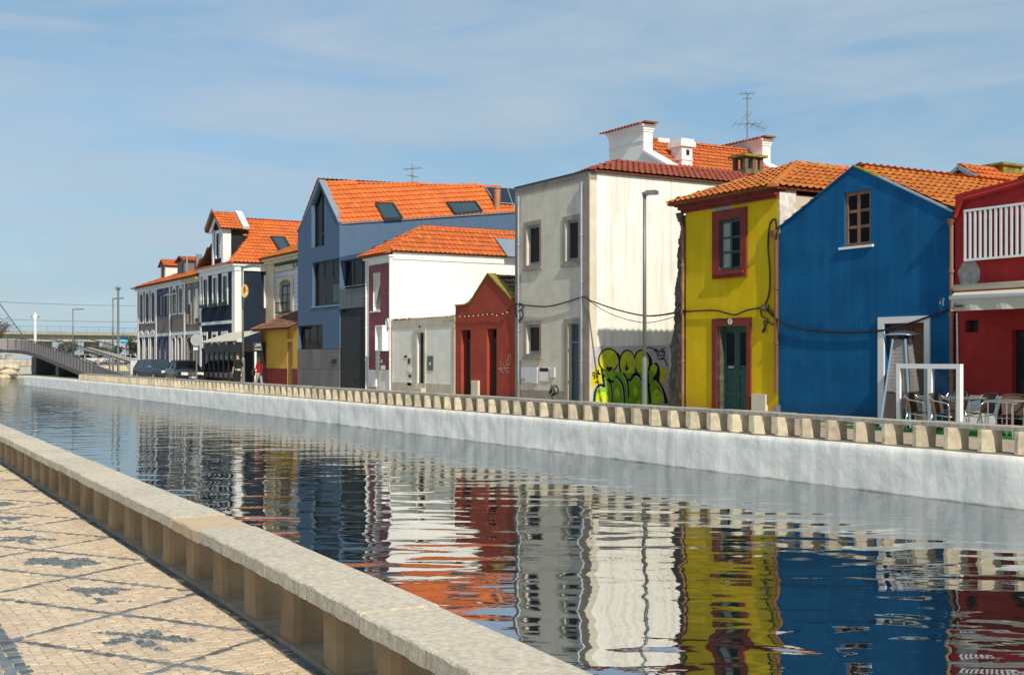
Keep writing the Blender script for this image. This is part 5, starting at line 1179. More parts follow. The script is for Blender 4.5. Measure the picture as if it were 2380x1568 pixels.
# ---- row of grey-brown tiled town houses ---------------------------------------------------------------
def row():
    L = lambda *q: RC('l', *q); T = TF(FY)
    xb = [-98.3, -92.5, -88.55, -84.6, -80.8]; zt = 6.75
    spec = [([(120, 512, 155, 862), (190, 498, 230, 857), (262, 488, 302, 852)], [(112, 1000, 152, 1338), (180, 996, 222, 1330), (252, 992, 298, 1325)], m_wtrim, 'grey brown tiled terrace house of three narrow arched bays at the end of the row'),
            ([(355, 462, 393, 770), (432, 458, 470, 768)], [(352, 1052, 388, 1320), (418, 1048, 455, 1320)], m_bluetrim, 'terrace house with cobalt blue arched window surrounds between white pilasters'),
            ([(520, 445, 562, 750), (600, 435, 642, 745)], [(515, 1045, 552, 1335), (590, 1040, 630, 1335)], m_wtrim, 'terrace house with small awnings over two white arched upper windows'),
            ([(703, 425, 742, 868), (788, 412, 832, 866)], [(700, 1045, 775, 1335)], m_stone, 'terrace house with half lowered white shutters next to the navy house')]
    for k in range(4):
        x0, x1 = xb[k]+.004, xb[k+1]-.004; up, lo, sm, lab = spec[k]
        h = thing('terrace_house', lab, 'house', ((x0+x1)/2, FY, 0), group='terrace houses at the end of the quay')
        ho = []; rs = []
        for q in up+lo:
            r = list(L(*q)); 
            if q in lo: r[2] = .12
            rs.append(r); ho.append(arch(r[0], r[1], r[2], r[3], .3))
        wall(h, 'wall', rect(x0, x1, 0, zt), ho, T, m_row, .3, .2)
        MB().box(x0, x1, FY+.3, 31, 0, zt).build('side_wall', m_row, h)
        for i, (r, hh) in enumerate(zip(rs, ho)):
            w = .15 if k else .19
            band(h, 'window_surround', arch(r[0]-w, r[1]+w, r[2]-.1 if i < len(up) else .02, r[3]+w+.06, .38), hh, TF(FY-.05), sm, .05)
            window(h, T, (r[0], r[1], r[2], r[3]), m_wtrim if k in (1, 2) else m_greyframe, g_dark if not (k == 3 and i < 2) else g_brown, 2, 3, .07, .04, .1)
            if k == 3 and i < 2: part_box(h, 'roller_shutter', T, r[0], r[1], r[3]-(1.2, 2.2)[i], r[3]-.02, .04, .09, m_wframe)
            if k == 2 and i < 2: MB().quad((r[0]-.1, FY-.05, r[3]-.2), (r[1]+.1, FY-.05, r[3]-.2), (r[1]+.1, FY-.75, r[3]-.55), (r[0]-.1, FY-.75, r[3]-.55)).build('small_awning', mat('grey_awning', (.25, .26, .27)), h)
        MB().box(x0, x1, FY-.06, FY-.001, 3.2, 3.42).build('string_course', m_wtrim, h)
        MB().box(x0, x1, FY-.04, FY-.001, 6.32, 6.55).build('blue_band', mat('blue_grey_band', (.11, .12, .17)), h)
        MB().box(x0, x1, FY-.1, FY+.3, zt, zt+.16).box(x0, x1, FY-.3, FY+.3, zt+.16, zt+.34).build('cornice', m_cream if k == 3 else m_wtrim, h)
        MB().box(x0, x0+.32, FY-.1, FY-.062, 0, zt).build('pilaster', m_wtrim, h)
        e = zt+.36; xe = x0-.5 if k == 0 else x0; zr = 8.9
        top = [(xe, 22.5, e), (x1, 22.5, e), (x1, 27, zr), (xe+(4.5 if k == 0 else 0), 27, zr)]
        roofplane(h, top, m_tilem if k == 3 else m_tile, .28, .4, 220); ridge(h, top[3], top[2], m_tile)
        if k in (1, 2):     # dormers
            xc = onY('l', (400, 620)[k-1], 220, 24.2)[0]; zt2 = onY('l', (400, 640)[k-1], (165, 100)[k-1], 24.2)[1]; hw = (.75, 1.0)[k-1]; za = onY('l', (400, 640)[k-1], (100, 50)[k-1], 24.2)[1]; yd = 24.2
            d = MB().shape([(xc-hw, e+.5), (xc+hw, e+.5), (xc+hw, zt2), (xc, za), (xc-hw, zt2)], [], TF(yd), 2.6).build('dormer', m_wtrim if k == 1 else m_panel, h)
            part_box(h, 'dormer_window', TF(yd), xc-hw*.5, xc+hw*.5, zt2-1.0, zt2+.15, -.03, -.005, m_wood if k == 1 else g_dark)
            for s in (1, -1): roofplane(h, [(xc+s*(hw+.15), yd-.2, zt2-.05), (xc+s*(hw+.15), yd+3.4, zt2-.05), (xc, yd+3.4, za+.06), (xc, yd-.2, za+.06)], m_tile, .25, .36, 60)
        if k == 3:
            p = onY('l', 695, 205, 24)[0]; MB().tube([(p, 24, 7.6), (p, 24, 9.0)], .07, 8).build('vent_pipe', m_steel, h); p = onY('l', 840, 140, 25)[0]; MB().tube([(p, 25, 8.), (p, 25, 9.2)], .22, 10).build('vent_cowl', m_steel, h)
row()

# ================================================================== THINGS ON THE QUAY
def lamp_post(label, x, y, h, arm, yaw=0., head=.5, r=(.075, .055), mt=m_grpole, base=1.5, group=None):
    t = thing('street_lamp', label, 'street lamp', (x, y, 0), yaw, group)
    MB().tube([(0, 0, 0), (0, 0, base), (0, 0, base+.12)], [r[0], r[0], r[1]], 10).build('pole_base', mt, t, True, smooth=False)
    MB().tube([(0, 0, base+.1), (0, 0, h)], [r[1], r[1]*.85], 10).build('pole', mt, t, True, smooth=True)
    MB().bar((-.06, 0, h-.06), (arm, 0, h-.02), .09, .12).build('arm', mt, t, True)
    hd = MB().box(arm*.45, arm*.45+head, -.13, .13, h-.07, h+.03, .004).build('lamp_head', mt, t, True); MB().box(arm*.45+.04, arm*.45+head-.04, -.1, .1, h-.085, h-.071).build('lens', m_wframe, hd, True)
    return t
x, y = onY('d', 1498, 600, 20.2)[0], 20.2
lamp_post('grey street lamp with short boxy head in front of the graffiti wall', x, y, onY('d', 1498, 447, 20.2)[1], .16, radians(32), .3)
x2 = onY('d', 566, 700, 19.)[0]
lp = lamp_post('slightly leaning street lamp between the cafe pavilion and the two people', x2, 19., onY('d', 560, 620, 19.)[1], 1.1, radians(20), .75, (.085, .058)); lp.rotation_euler = (0, radians(-1.), radians(20))
lamp_post('slim street lamp with flat arm rising behind the footbridge ramp', *onZ('1', 1100, 1378), 6.6, .9, radians(60), .7, (.1, .07))
lamp_post('street lamp with flat arm beside the taller post with the blue sign', *onZ('1', 1705, 1388), 7.45, .9, radians(40), .8, (.12, .08))
tp = thing('lighting_mast', 'tall steel mast with round top carrying a small blue direction sign', 'lamp post', (*onZ('1', 1785, 1392), 0))
MB().tube([(0, 0, 0), (0, 0, 2), (0, 0, 8.1)], [.14, .12, .10], 10).build('pole', m_grpole, tp, True); MB().lathe([(.1, 8.1), (.24, 8.25), (.24, 8.42), (.05, 8.46)], (0, 0, 0), 12).build('lamp_head', m_grpole, tp, True)
yaw = atan2(CA, SA); dR = Vector((SA, CA, 0))
bs = MB(); bs.bar(tuple(dR*.08+Vector((0, 0, 3.28))), tuple(dR*.95+Vector((0, 0, 3.2))), .04, .26); bs.build('direction_sign', flat('sign_cyan', (.02, .42, .62), .4), tp, True)
MB().bar(tuple(dR*.08+Vector((0, 0, 3.5))), tuple(dR*.9+Vector((0, 0, 3.46))), .04, .13).build('upper_sign', flat('sign_navy', (.02, .06, .2), .4), tp, True)
mbk = MB()
for k in range(5): a = dR*(.28+.11*k)+Vector((.03, -.03, 3.25)); mbk.bar(tuple(a), tuple(a+dR*.06), .01, .07)
mbk.build('sign_lettering', m_wframe, tp, True, kind='stuff')

# hanging carved board on the leaning lamp
ob = thing('hanging_sign', 'oval carved wooden board hanging on the leaning street lamp', 'sign', (*onY('d', 569, 676, 18.9), 0), radians(52))
cx, cz = onY('d', 569, 676, 18.85); ob.location = (cx, 18.85, cz); W[ob.name] = Vector(ob.location)
mb = MB(); n = 24
ring = [((.185+.008*cos(k*pi))*cos(2*pi*k/n), (.33+.012*cos(k*pi))*sin(2*pi*k/n)) for k in range(n)]
o = MB().shape(ring, [], lambda a, b, d: (a, d-.03, b), .06).build('board', mat('carved_wood', (.58, .38, .13), var=.3, scale=12), ob, True)
MB().shape([(a*.28, b*.5+.05) for a, b in ring], [], lambda a, b, d: (a, d-.05, b), .02).build('carved_figure', m_wood, ob, True); MB().tube([(0, -.0, .32), (.0, 0.16, .36)], .015, 5).build('bracket', m_cable, ob, True)

# round traffic sign seen from behind
q = onY('d', 457, 870, 19.4); ts = thing('traffic_sign', 'round traffic sign seen from its grey back beside the parked cars', 'traffic sign', (q[0], 19.4, 0), ANG)
zc = onY('d', 457, 790, 19.4)[1]
MB().tube([(0, 0, 0), (0, 0, zc+.34)], .045, 8).build('pole', m_grpole, ts, True)
mb = MB().tube([(0, -.06, zc), (0, -.045, zc)], .34, 24); f = Matrix.Rotation(radians(30), 3, 'Z'); mb.v = [tuple(f @ Vector(p)) for p in mb.v]; mb.build('disc', mat('sign_back', (.40, .42, .41), rough=.5, metal=.3), ts, True)
MB().bar((-.16, -.08, zc-.5), (.16, -.08, zc-.5), .03, .16).build('plate', m_wframe, ts, True)
# white bollard and white box sign
q = onY('p', 992, 1060, 19.3); t = thing('bollard', 'short white bollard next to the leaning street lamp', 'bollard', (q[0], 19.3, 0)); MB().lathe([(.075, 0), (.075, .72), (.06, .76), (0, .78)], (0, 0, 0), 12).build('post', m_wframe, t, True); MB().lathe([(.077, .55), (.077, .63)], (0, 0, 0), 12).build('reflector', m_red, t, True)
q = onY('l', 100, 1430, 20.5); t = thing('utility_box', 'white square box on short legs beside the parked estate car', 'box', (q[0], 20.5, 0), ANG)
bb = MB().box(-.55, .55, -.25, .25, .35, 1.4).build('cabinet', mat('off_white_sheet', (.66, .65, .58), var=.06), t, True); MB().box(-.5, .5, -.27, -.252, .42, 1.32).build('door', m_wtrim, bb, True)
for sx in (-.45, .4): MB().box(sx, sx+.05, -.2, -.15, 0, .36).build('leg', m_grpole, t, True)

# ------------------------------------------------------------------ overhead cables on the fronts
def cable(label, pts, r=.022, loc=None):
    mb = MB().tube(smooth_line(pts, 8), r, 5); o = mb.build('cable', m_cable); return tag(o, label, 'cable')
P6 = lambda zx, zy, dy=-.07: (lambda p: (p[0], FY+dy, p[1]))(onY('6', zx, zy, FY+dy)); P5 = lambda zx, zy, dy=-.07: (lambda p: (p[0], FY+dy, p[1]))(onY('5', zx, zy, FY+dy)); P4 = lambda zx, zy, dy=-.1: (lambda p: (p[0], FY+dy, p[1]))(onY('4', zx, zy, FY+dy)); P3 = lambda zx, zy, dy=-.07: (lambda p: (p[0], FY+dy, p[1]))(onY('3', zx, zy, FY+dy))
cable('black cable sagging across the blue house front to the cream awning', [P5(640, 915), P5(730, 995), P6(120, 943), P6(205, 960), P6(330, 972), P6(450, 974), P6(545, 968), P6(640, 958), P6(780, 920), P6(880, 885), P6(1000, 845)], .026)
cable('black cable looping across the yellow house front above the door', [P5(-20, 962), P5(60, 955), P5(180, 938), P5(350, 930), P5(420, 945), P5(475, 955), P5(540, 930), P5(640, 912)], .024)
cable('black cable rising in a long arch beside the yellow house window', [P5(640, 912), P5(668, 830), P5(672, 700), P5(662, 560), P5(672, 440), P5(698, 408), P5(708, 430), P5(712, 520)], .028)
cable('tangled black cable loop hanging below the junction on the yellow house', [P5(620, 915), P5(625, 960), P5(660, 985), P5(640, 1030), P5(630, 1055), P5(645, 1040), P5(640, 990), P5(690, 1010), P5(705, 1005), P5(690, 950), P5(660, 915)], .022)
cable('black cable along the grey house front between its two downpipes', [P4(60, 985), P4(100, 985), P4(225, 992), P4(330, 968), P4(410, 942), P4(430, 945), P4(452, 960)], .026)
cable('black cable sagging over the gap from grey house to yellow house', [P4(452, 960), P4(600, 1010), P4(740, 1040), P4(850, 1035), P4(960, 1012), P5(60, 955)], .024)
cable('thin second cable sagging lower over the same gap', [P4(452, 965), P4(560, 1030), P4(700, 1072), P4(800, 1072), P4(930, 1035)], .012)
cable('knot of black cable hanging by the corner of the grey house', [P4(45, 985), P4(75, 975), P4(100, 990), P4(80, 1015), P4(55, 1000), P4(60, 1040), P4(80, 1065), P4(98, 1040), P4(92, 1010)], .026)
st = thing('string_lights', 'string of small white bulbs hanging across the brick red house', 'string lights', P3(1300, 970)); pts = [P3(*q) for q in ((1080, 975), (1110, 967), (1180, 972), (1270, 965), (1365, 957), (1440, 965), (1500, 905), (1530, 895))]
MB().tube(smooth_line(pts), .014, 5).build('wire', m_cable, st)
for zx, zy in ((1145, 972), (1178, 972), (1206, 970), (1237, 968), (1270, 965), (1300, 962), (1330, 958), (1365, 957), (1395, 965), (1435, 955), (1465, 945)):
    p = P3(zx, zy, -.09); MB().blob((p[0], p[1], p[2]-.03), .032, 8, 6).build('bulb', mat('bulb_glass', (.45, .42, .36), rough=.3), st)
jb = P5(645, 915, -.05); t = thing('junction_box', 'small brown junction box where cables meet on the yellow house', 'junction box', jb); MB().box(jb[0]-.11, jb[0]+.11, FY-.12, FY-.002, jb[2]-.08, jb[2]+.08, .01).build('case', m_rubble, t); MB().box(jb[0]-.06, jb[0]+.06, FY-.14, FY-.12, jb[2]-.04, jb[2]+.04).build('cover', m_woodf, t)
q = P3(660, 1020, -.06); t = thing('cable_bracket', 'white cable bracket on the corner of the white house', 'bracket', q); MB().box(q[0]-.12, q[0]+.12, FY-.16, FY-.061, q[2]-.3, q[2]+.2, .02).build('case', m_wframe, t); MB().tube(smooth_line([(q[0]-.3, FY-.1, q[2]-.1), (q[0], FY-.2, q[2]+.25), (q[0]+.25, FY-.2, q[2]-.1), (q[0]+.1, FY-.15, q[2]-.4)]), .02, 5).build('wire', m_cable, t)

# ------------------------------------------------------------------ café terrace at the right
sheet('turf_mat', [(-20.6, 20.4), (-10, 20.4), (-10, 22.9), (-20.6, 22.9)], .004, m_turf)
def chair():
    t = thing('cafe_chair', 'x', 'chair', (0, 0, 0), 0, 'woven cafe chairs on the terrace')
    R = .014
    for s in (-1, 1):
        MB().tube(smooth_line([(s*.25, -.24, 0), (s*.26, -.24, .40), (s*.27, -.23, .60), (s*.28, -.12, .66), (s*.27, .12, .70), (s*.24, .24, .80)], 5), R, 7).build('arm_leg', m_alu, t, True, smooth=True)
        MB().tube([(s*.23, .27, 0), (s*.22, .17, .43)], R, 7).build('leg', m_alu, t, True, smooth=True)
        MB().tube([(s*.25, -.235, .36), (s*.22, .18, .40)], R*.8, 6).build('side_rail', m_alu, t, True, smooth=True)
    mb = MB(); N = 8
    ids = [mb.vert(*[(-.23+.46*i/N, y, z+(-.012 if 0 < i < N else 0)) for i in range(N+1)]) for y, z in ((-.23, .425), (-.22, .44), (0, .43), (.18, .425))]
    for a, b in zip(ids, ids[1:]):
        for i in range(N): mb.face((a+i, a+i+1, b+i+1, b+i))
    mb.build('seat', m_wicker, t, True, smooth=True)
    mb = MB(); ids = []
    for z, y, w in ((.42, .17, .21), (.55, .20, .23), (.68, .23, .245), (.78, .25, .235), (.815, .255, .2)):
        ids.append(mb.vert(*[(w*(-1+2*i/N), y+.05*(1-(-1+2*i/N)**2)-.02+.0, z-(.03*abs(-1+2*i/N)**3 if z > .75 else 0)) for i in range(N+1)]))
    for a, b in zip(ids, ids[1:]):
        for i in range(N): mb.face((a+i, a+i+1, b+i+1, b+i))
    mb.build('backrest', m_wicker, t, True, smooth=True)
    MB().tube(smooth_line([(-.24, .24, .79), (-.16, .275, .825), (0, .29, .835), (.16, .275, .825), (.24, .24, .79)], 5), R*1.1, 7).build('back_rim', m_wicker, t, True, smooth=True)
    MB().tube([(-.25, -.235, .36), (.25, -.235, .36)], R*.8, 6).build('front_rail', m_alu, t, True, smooth=True)
    return t
proto = chair()
def copy_tree(o, parent=None):
    c = o.copy(); col.objects.link(c); c.parent = parent
    for ch in o.children: copy_tree(ch, c)
    return c
G7 = lambda zx, zy, y: onY('7', zx, zy, y)[0]
ch_specs = [(G7(560, 1100, 20.75), 20.75, radians(105), 'woven cafe chair side on in front of the white framed screen'),
            (G7(800, 1110, 20.75), 20.75, radians(100), 'woven cafe chair side on next to the table, its back to the blue wall'),
            (G7(860, 1040, 22.1), 22.1, radians(5), 'woven cafe chair behind the table against the blue wall'),
            (G7(1135, 1080, 21.5), 21.5, radians(-12), 'woven cafe chair standing before the white boards on the red wall'),
            (G7(1430, 1080, 21.4), 21.4, radians(28), 'woven cafe chair turned towards the dark door of the red house'),
            (G7(1600, 1080, 21.4), 21.4, radians(-20), 'woven cafe chair beyond the second table by the red house door')]
for i, (x, y, rz, lab) in enumerate(ch_specs):
    c = proto if i == 0 else copy_tree(proto); c.location = (x, y, .004); c.rotation_euler = (0, 0, rz); c['label'] = lab
def table(label, x, y, rz, w, d):
    t = thing('cafe_table', label, 'table', (x, y, .004), rz, 'aluminium cafe tables')
    MB().box(-w/2, w/2, -d/2, d/2, .72, .745).build('table_top', mat('dull_table_top', (.36, .33, .30), rough=.4, metal=.4), t, True); MB().box(-w/2-.01, w/2+.01, -d/2-.01, d/2+.01, .70, .722).build('rim', m_alu, t, True)
    for sx in (-1, 1):
        for sy in (-1, 1): MB().tube([(sx*(w/2-.06), sy*(d/2-.06), 0), (sx*(w/2-.06), sy*(d/2-.06), .70)], .017, 7).build('leg', m_alu, t, True)
table('rectangular aluminium table between the chairs before the white screen', G7(800, 1030, 21.5), 21.5, radians(4), 1.7, .7)
table('aluminium table with a chair on each side before the dark door', G7(1530, 1030, 21.3), 20.9, 0, .7, .7)
# patio heater: tapered frame with glass column and flat hat
hx = onY('7', 395, 800, 21.9)[0]; hz = onY('7', 380, 320, 21.9)[1]
t = thing('patio_heater', 'pyramid patio heater with mesh sides and flat metal hat before the white doorway', 'patio heater', (hx, 21.9, .004), radians(18))
wb, wt = .36, .15; zt = hz-.20; zm = .78
for i, (sx, sy) in enumerate(((-1, -1), (1, -1), (1, 1), (-1, 1))):
    MB().bar((sx*wb, sy*wb, 0), (sx*wt, sy*wt, zt), .05, .05).build('corner_post', m_alu, t, True)
k = lambda z: wb+(wt-wb)*z/zt-.02
mesh_m = mat('fine_steel_mesh', (.30, .26, .24), rough=.5, var=.15, scale=8, metal=.3)
for z0, z1, nm, mm in ((.03, zm, 'base_panel', mat('brown_panel', (.075, .06, .05), rough=.45)), (zm+.03, zt-.02, 'mesh_panel', mesh_m)):
    a, b = k(z0), k(z1); A = [(-1, -1), (1, -1), (1, 1), (-1, 1)]
    for i in range(4): (p, q), (r, s) = A[i], A[(i+1) % 4]; MB().quad((p*a, q*a, z0), (r*a, s*a, z0), (r*b, s*b, z1), (p*b, q*b, z1)).build(nm, mm, t, True)
mb = MB()
for i in range(14):
    z = zm+.06+.085*i
    if z < zt-.05:
        b = k(z)+.004
        for (p, q), (r, s) in (((-1, -1), (1, -1)), ((1, -1), (1, 1))): mb.bar((p*b, q*b, z), (r*b, s*b, z), .006, .006)
mb.build('mesh_wires', m_steel, t, True, kind='stuff')
MB().lathe([(.13, zt), (.14, zt+.1), (.10, zt+.12)], (0, 0, 0), 14).build('burner', m_black, t, True)
MB().lathe([(.05, zt+.19), (.25, zt+.165), (.43, zt+.10), (.43, zt+.095), (.2, zt+.14), (.0, zt+.15)], (0, 0, 0), 24).build('hat', m_alu, t, True, smooth=True)
for a in range(3): MB().bar((.1*cos(a*2.1), .1*sin(a*2.1), zt+.08), (.12*cos(a*2.1), .12*sin(a*2.1), zt+.165), .015, .015).build('hat_strut', m_steel, t, True)
# white framed glass wind screen
S = lambda zx, zy, y: onY('7', zx, zy, y)
ys = 20.7; a0, a1 = S(352, 900, ys)[0], S(955, 900, ys)[0]; zt = S(650, 632, ys)[1]; am = S(665, 900, ys)[0]
t = thing('wind_screen', 'white framed glass wind screen standing among the cafe chairs', 'wind screen', ((a0+a1)/2, ys, .004))
fr = MB().box(a0, a1, ys-.05, ys+.05, zt-.1, zt); fr.build('top_rail', m_wframe, t)
for xx, nm in ((a0, 'post'), (am-.05, 'post'), (a1-.1, 'post')): MB().box(xx, xx+.1, ys-.05, ys+.05, .004, zt-.1).build(nm, m_wframe, t)
for p, q in ((a0+.1, am-.05), (am+.05, a1-.1)): MB().quad((p, ys, .25), (q, ys, .25), (q, ys, zt-.1), (p, ys, zt-.1)).build('pane', g_clear, t); MB().box(p, q, ys-.04, ys+.04, .2, .25).build('bottom_rail', m_wframe, t)
# white boards leaning on the red wall
for i, (za, zb) in enumerate(((960, 1095), (1105, 1262))):
    b0, b1 = S(za, 1000, 22.6)[0], S(zb, 1000, 22.6)[0]; z1 = S(1100, 938, 22.6)[1]
    t = thing('notice_board', ('pale folded board leaning on the red wall next to the wind screen', 'pale board leaning on the red wall by the awning, right of its twin')[i].replace(', right of its twin', ' and the dark door'), 'board', ((b0+b1)/2, 22.6, .004))
    MB().quad((b0, 22.55, .004), (b1, 22.55, .004), (b1, 22.85, z1), (b0, 22.85, z1)).quad((b0, 22.58, .004), (b1, 22.58, .004), (b1, 22.88, z1), (b0, 22.88, z1)).build('sheet', m_wtrim, t); MB().bar((b0, 22.87, z1), (b1, 22.87, z1), .05, .03).build('edge', m_wframe, t)

# ------------------------------------------------------------------ cars (front along local +x)
def car(label, loc, rz, paint, estate=False, detail=True, group=None, grille=True):
    t = thing('car', label, 'car', loc, rz, group)
    L, Wd = 4.5, .86
    # stations: x, half width, sill z, belt z (body side top), bonnet/boot height at centre
    stn = [(-2.25, .70, .42, .72), (-2.2, .80, .30, .92), (-1.9, .86, .24, .97), (-1.0, .87, .22, .96), (0, .87, .22, .94), (.9, .87, .22, .93), (1.3, .86, .24, .88), (1.85, .83, .26, .80), (2.12, .76, .30, .70), (2.24, .62, .40, .58)]
    if estate: stn[1] = (-2.2, .82, .30, .98)
    mb = MB(); rings = []
    for x, w, z0, z1 in stn:
        m = (z0+z1)/2
        sec = [(-w*.9, z0), (-w, z0+.12), (-w*1.01, m+.05), (-w*.97, z1-.05), (-w*.86, z1), (0, z1+.035), (w*.86, z1), (w*.97, z1-.05), (w*1.01, m+.05), (w, z0+.12), (w*.9, z0)]
        rings.append(mb.vert(*[(x, y, z) for y, z in sec]))
    n = 11
    for a, b in zip(rings, rings[1:]):
        for i in range(n-1): mb.face((a+i, a+i+1, b+i+1, b+i))
        mb.face((a+n-1, a, b, b+n-1))
    mb.face([rings[0]+i for i in range(n)]); mb.face([rings[-1]+i for i in range(n)][::-1])
    mb.build('body', paint, t, True, smooth=True)
    # cabin: glass volume with painted roof and pillars
    xs = (-2.1, -1.75, .35, 1.05) if estate else (-1.75, -1.05, .25, 1.0)
    base = [(xs[0], .74), (xs[3], .76)]; zb, zt = .93, 1.44 if estate else 1.40
    lo = [(xs[0], -.74, zb), (xs[3], -.75, zb-.02), (xs[3], .75, zb-.02), (xs[0], .74, zb)]; hi = [(xs[1], -.56, zt), (xs[2], -.57, zt), (xs[2], .57, zt), (xs[1], .56, zt)]
    mb = MB(); i = mb.vert(*lo, *hi)
    for k in range(4): mb.face((i+k, i+(k+1) % 4, i+4+(k+1) % 4, i+4+k))
    mb.build('windows', g_sky if estate else g_dark, t, True)
    mb = MB(); ids = []
    for f, dz in ((0, -.01), (.15, .035), (.5, .05), (.85, .035), (1, -.01)):
        x = hi[0][0]+(hi[1][0]-hi[0][0])*f; ids.append(mb.vert(*[(x, y, zt+dz+(-.03 if abs(y) > .5 else .012)) for y in (-.585, -.5, 0, .5, .585)]))
    for a, b in zip(ids, ids[1:]):
        for k in range(4): mb.face((a+k, a+k+1, b+k+1, b+k))
    mb.build('roof', paint, t, True, smooth=True)
    mb = MB()
    for k in range(4): mb.bar(lo[k], hi[k], .07, .07)
    for s in (-1, 1):
        for f in ((.48, .72) if estate else (.5,)):
            a = Vector(lo[0]).lerp(Vector(lo[1]), f); b = Vector(hi[0]).lerp(Vector(hi[1]), f+.03); a.y *= -s*1.01; b.y *= -s*1.02; mb.bar(a, b, .06, .05)
    mb.build('pillars', paint, t, True)
    tyre = mat('tyre_rubber', (.015, .015, .016), rough=.85); rim = mat('wheel_rim', (.45, .46, .47), rough=.35, metal=.8)
    for x in (-1.35, 1.38):
        for s in (-1, 1):
            w = MB(); pr = [(.2, -.1), (.30, -.1), (.32, -.06), (.32, .06), (.30, .1), (.2, .1)]; ids = []
            for r, d in pr: ids.append(w.vert(*[(x+r*cos(2*pi*k/16), s*.78+d, .32+r*sin(2*pi*k/16)) for k in range(16)]))
            for a, b in zip(ids, ids[1:]):
                for k in range(16): w.face((a+k, a+(k+1) % 16, b+(k+1) % 16, b+k))
            wo = w.build('wheel', tyre, t, True)
            if detail:
                r = MB().tube([(x, s*.86, .32), (x, s*.885, .32)], .2, 12)
                r.build('rim', rim, wo, True)
    if not detail:
        MB().box(-2.27, -2.2, -.7, -.45, .66, .82).build('tail_lamp', flat('lamp_red', (.35, .01, .01), .3), t, True); MB().box(-2.27, -2.2, .45, .7, .66, .82).build('tail_lamp', flat('lamp_red', (.35, .01, .01), .3), t, True); return t
    hl = mat('headlamp', (.72, .70, .62), rough=.15)
    for s in (-1, 1):
        m = MB(); m.box(2.06, 2.235, s*.47-.19, s*.47+.19, .56, .73, .012); m.build('headlight', hl, t, True)
        m = MB(); m.box(.72, .86, s*.90-.09, s*.90+.09, .93, 1.06, .012); m.build('mirror', paint if not estate else m_steel, t, True)
    g = MB().box(2.2, 2.255, -.27, .27, .55, .72).build('grille', m_black, t, True)
    if grille:
        m = MB()
        for z in (.57, .60, .63, .66, .69): m.box(2.25, 2.262, -.25, .25, z-.006, z+.006)
        m.box(2.25, 2.266, -.29, -.26, .54, .73); m.box(2.25, 2.266, .26, .29, .54, .73); m.box(2.25, 2.266, -.26, .26, .715, .735); m.box(2.25, 2.266, -.012, .012, .555, .715); m.build('chrome_bars', m_alu, g, True)
    b = MB().box(2.12, 2.285, -.78, .78, .33, .52, .01).build('bumper', paint, t, True)
    pl = MB().box(2.285, 2.295, -.26, .26, .37, .48).build('number_plate', m_wframe, b, True); MB().box(2.295, 2.298, -.26, -.215, .372, .478).build('plate_end', flat('plate_blue', (.02, .15, .5)), pl, True); MB().box(2.295, 2.298, .215, .26, .372, .478).build('plate_end', flat('plate_yellow', (.7, .5, .03)), pl, True)
    m = MB()
    for k in range(6): m.box(2.295, 2.298, -.19+.064*k, -.15+.064*k, .395, .455)
    m.build('plate_characters', m_cable, pl, True, kind='stuff')
    for s in (-1, 1):
        for xx in (-.1, -1.05): MB().box(xx, xx+.14, s*.885-.012, s*.885+.012, .80, .83).build('door_handle', m_dark, t, True)
    return t
def paintm(name, c):
    m = mat(name, c, rough=.35, var=.04, spec=.4); m.node_tree.nodes['Principled BSDF'].inputs['Coat Weight'].default_value = .3; m.node_tree.nodes['Principled BSDF'].inputs['Coat Roughness'].default_value = .06; return m
navyp = paintm('dark_navy_paint', (.007, .009, .015))
car('dark navy saloon car with chrome grille parked before the terrace', (onY('d', 430, 880, 20.2)[0], 20.2, 0), radians(-4), navyp, group='dark cars parked before the terrace houses')
car('dark blue grey estate car parked just behind the chrome grilled saloon', (onY('d', 365, 880, 21.2)[0], 21.2, 0), radians(10), paintm('blue_grey_paint', (.03, .038, .06)), estate=True, grille=False, group='dark cars parked before the terrace houses')

# ------------------------------------------------------------------ people
SKIN = mat('skin', (.52, .29, .19), rough=.6, var=.08); HAIRD = mat('dark_hair', (.025, .015, .010), rough=.5, var=.3); HAIRB = mat('brown_hair', (.055, .026, .014), rough=.5, var=.3)
def skinned(name, verts, edges, rad, mats, pick, parent, root=0, sub=2):
    me = bpy.data.meshes.new(name); me.from_pydata(verts, edges, []); o = bpy.data.objects.new(name, me); col.objects.link(o)
    o.modifiers.new('s', 'SKIN')
    for i, r in enumerate(rad): me.skin_vertices[0].data[i].radius = r if isinstance(r, tuple) else (r, r)
    me.skin_vertices[0].data[root].use_root = True
    sb = o.modifiers.new('u', 'SUBSURF'); sb.levels = sub; sb.render_levels = sub
    dg = bpy.context.evaluated_depsgraph_get(); nm = bpy.data.meshes.new_from_object(o.evaluated_get(dg)); bpy.data.objects.remove(o); bpy.data.meshes.remove(me)
    nm.name = name; nm.materials.clear()
    for m in mats: nm.materials.append(m)
    for p in nm.polygons: p.material_index = pick(p.center); p.use_smooth = True
    return link(name, nm, parent, True)
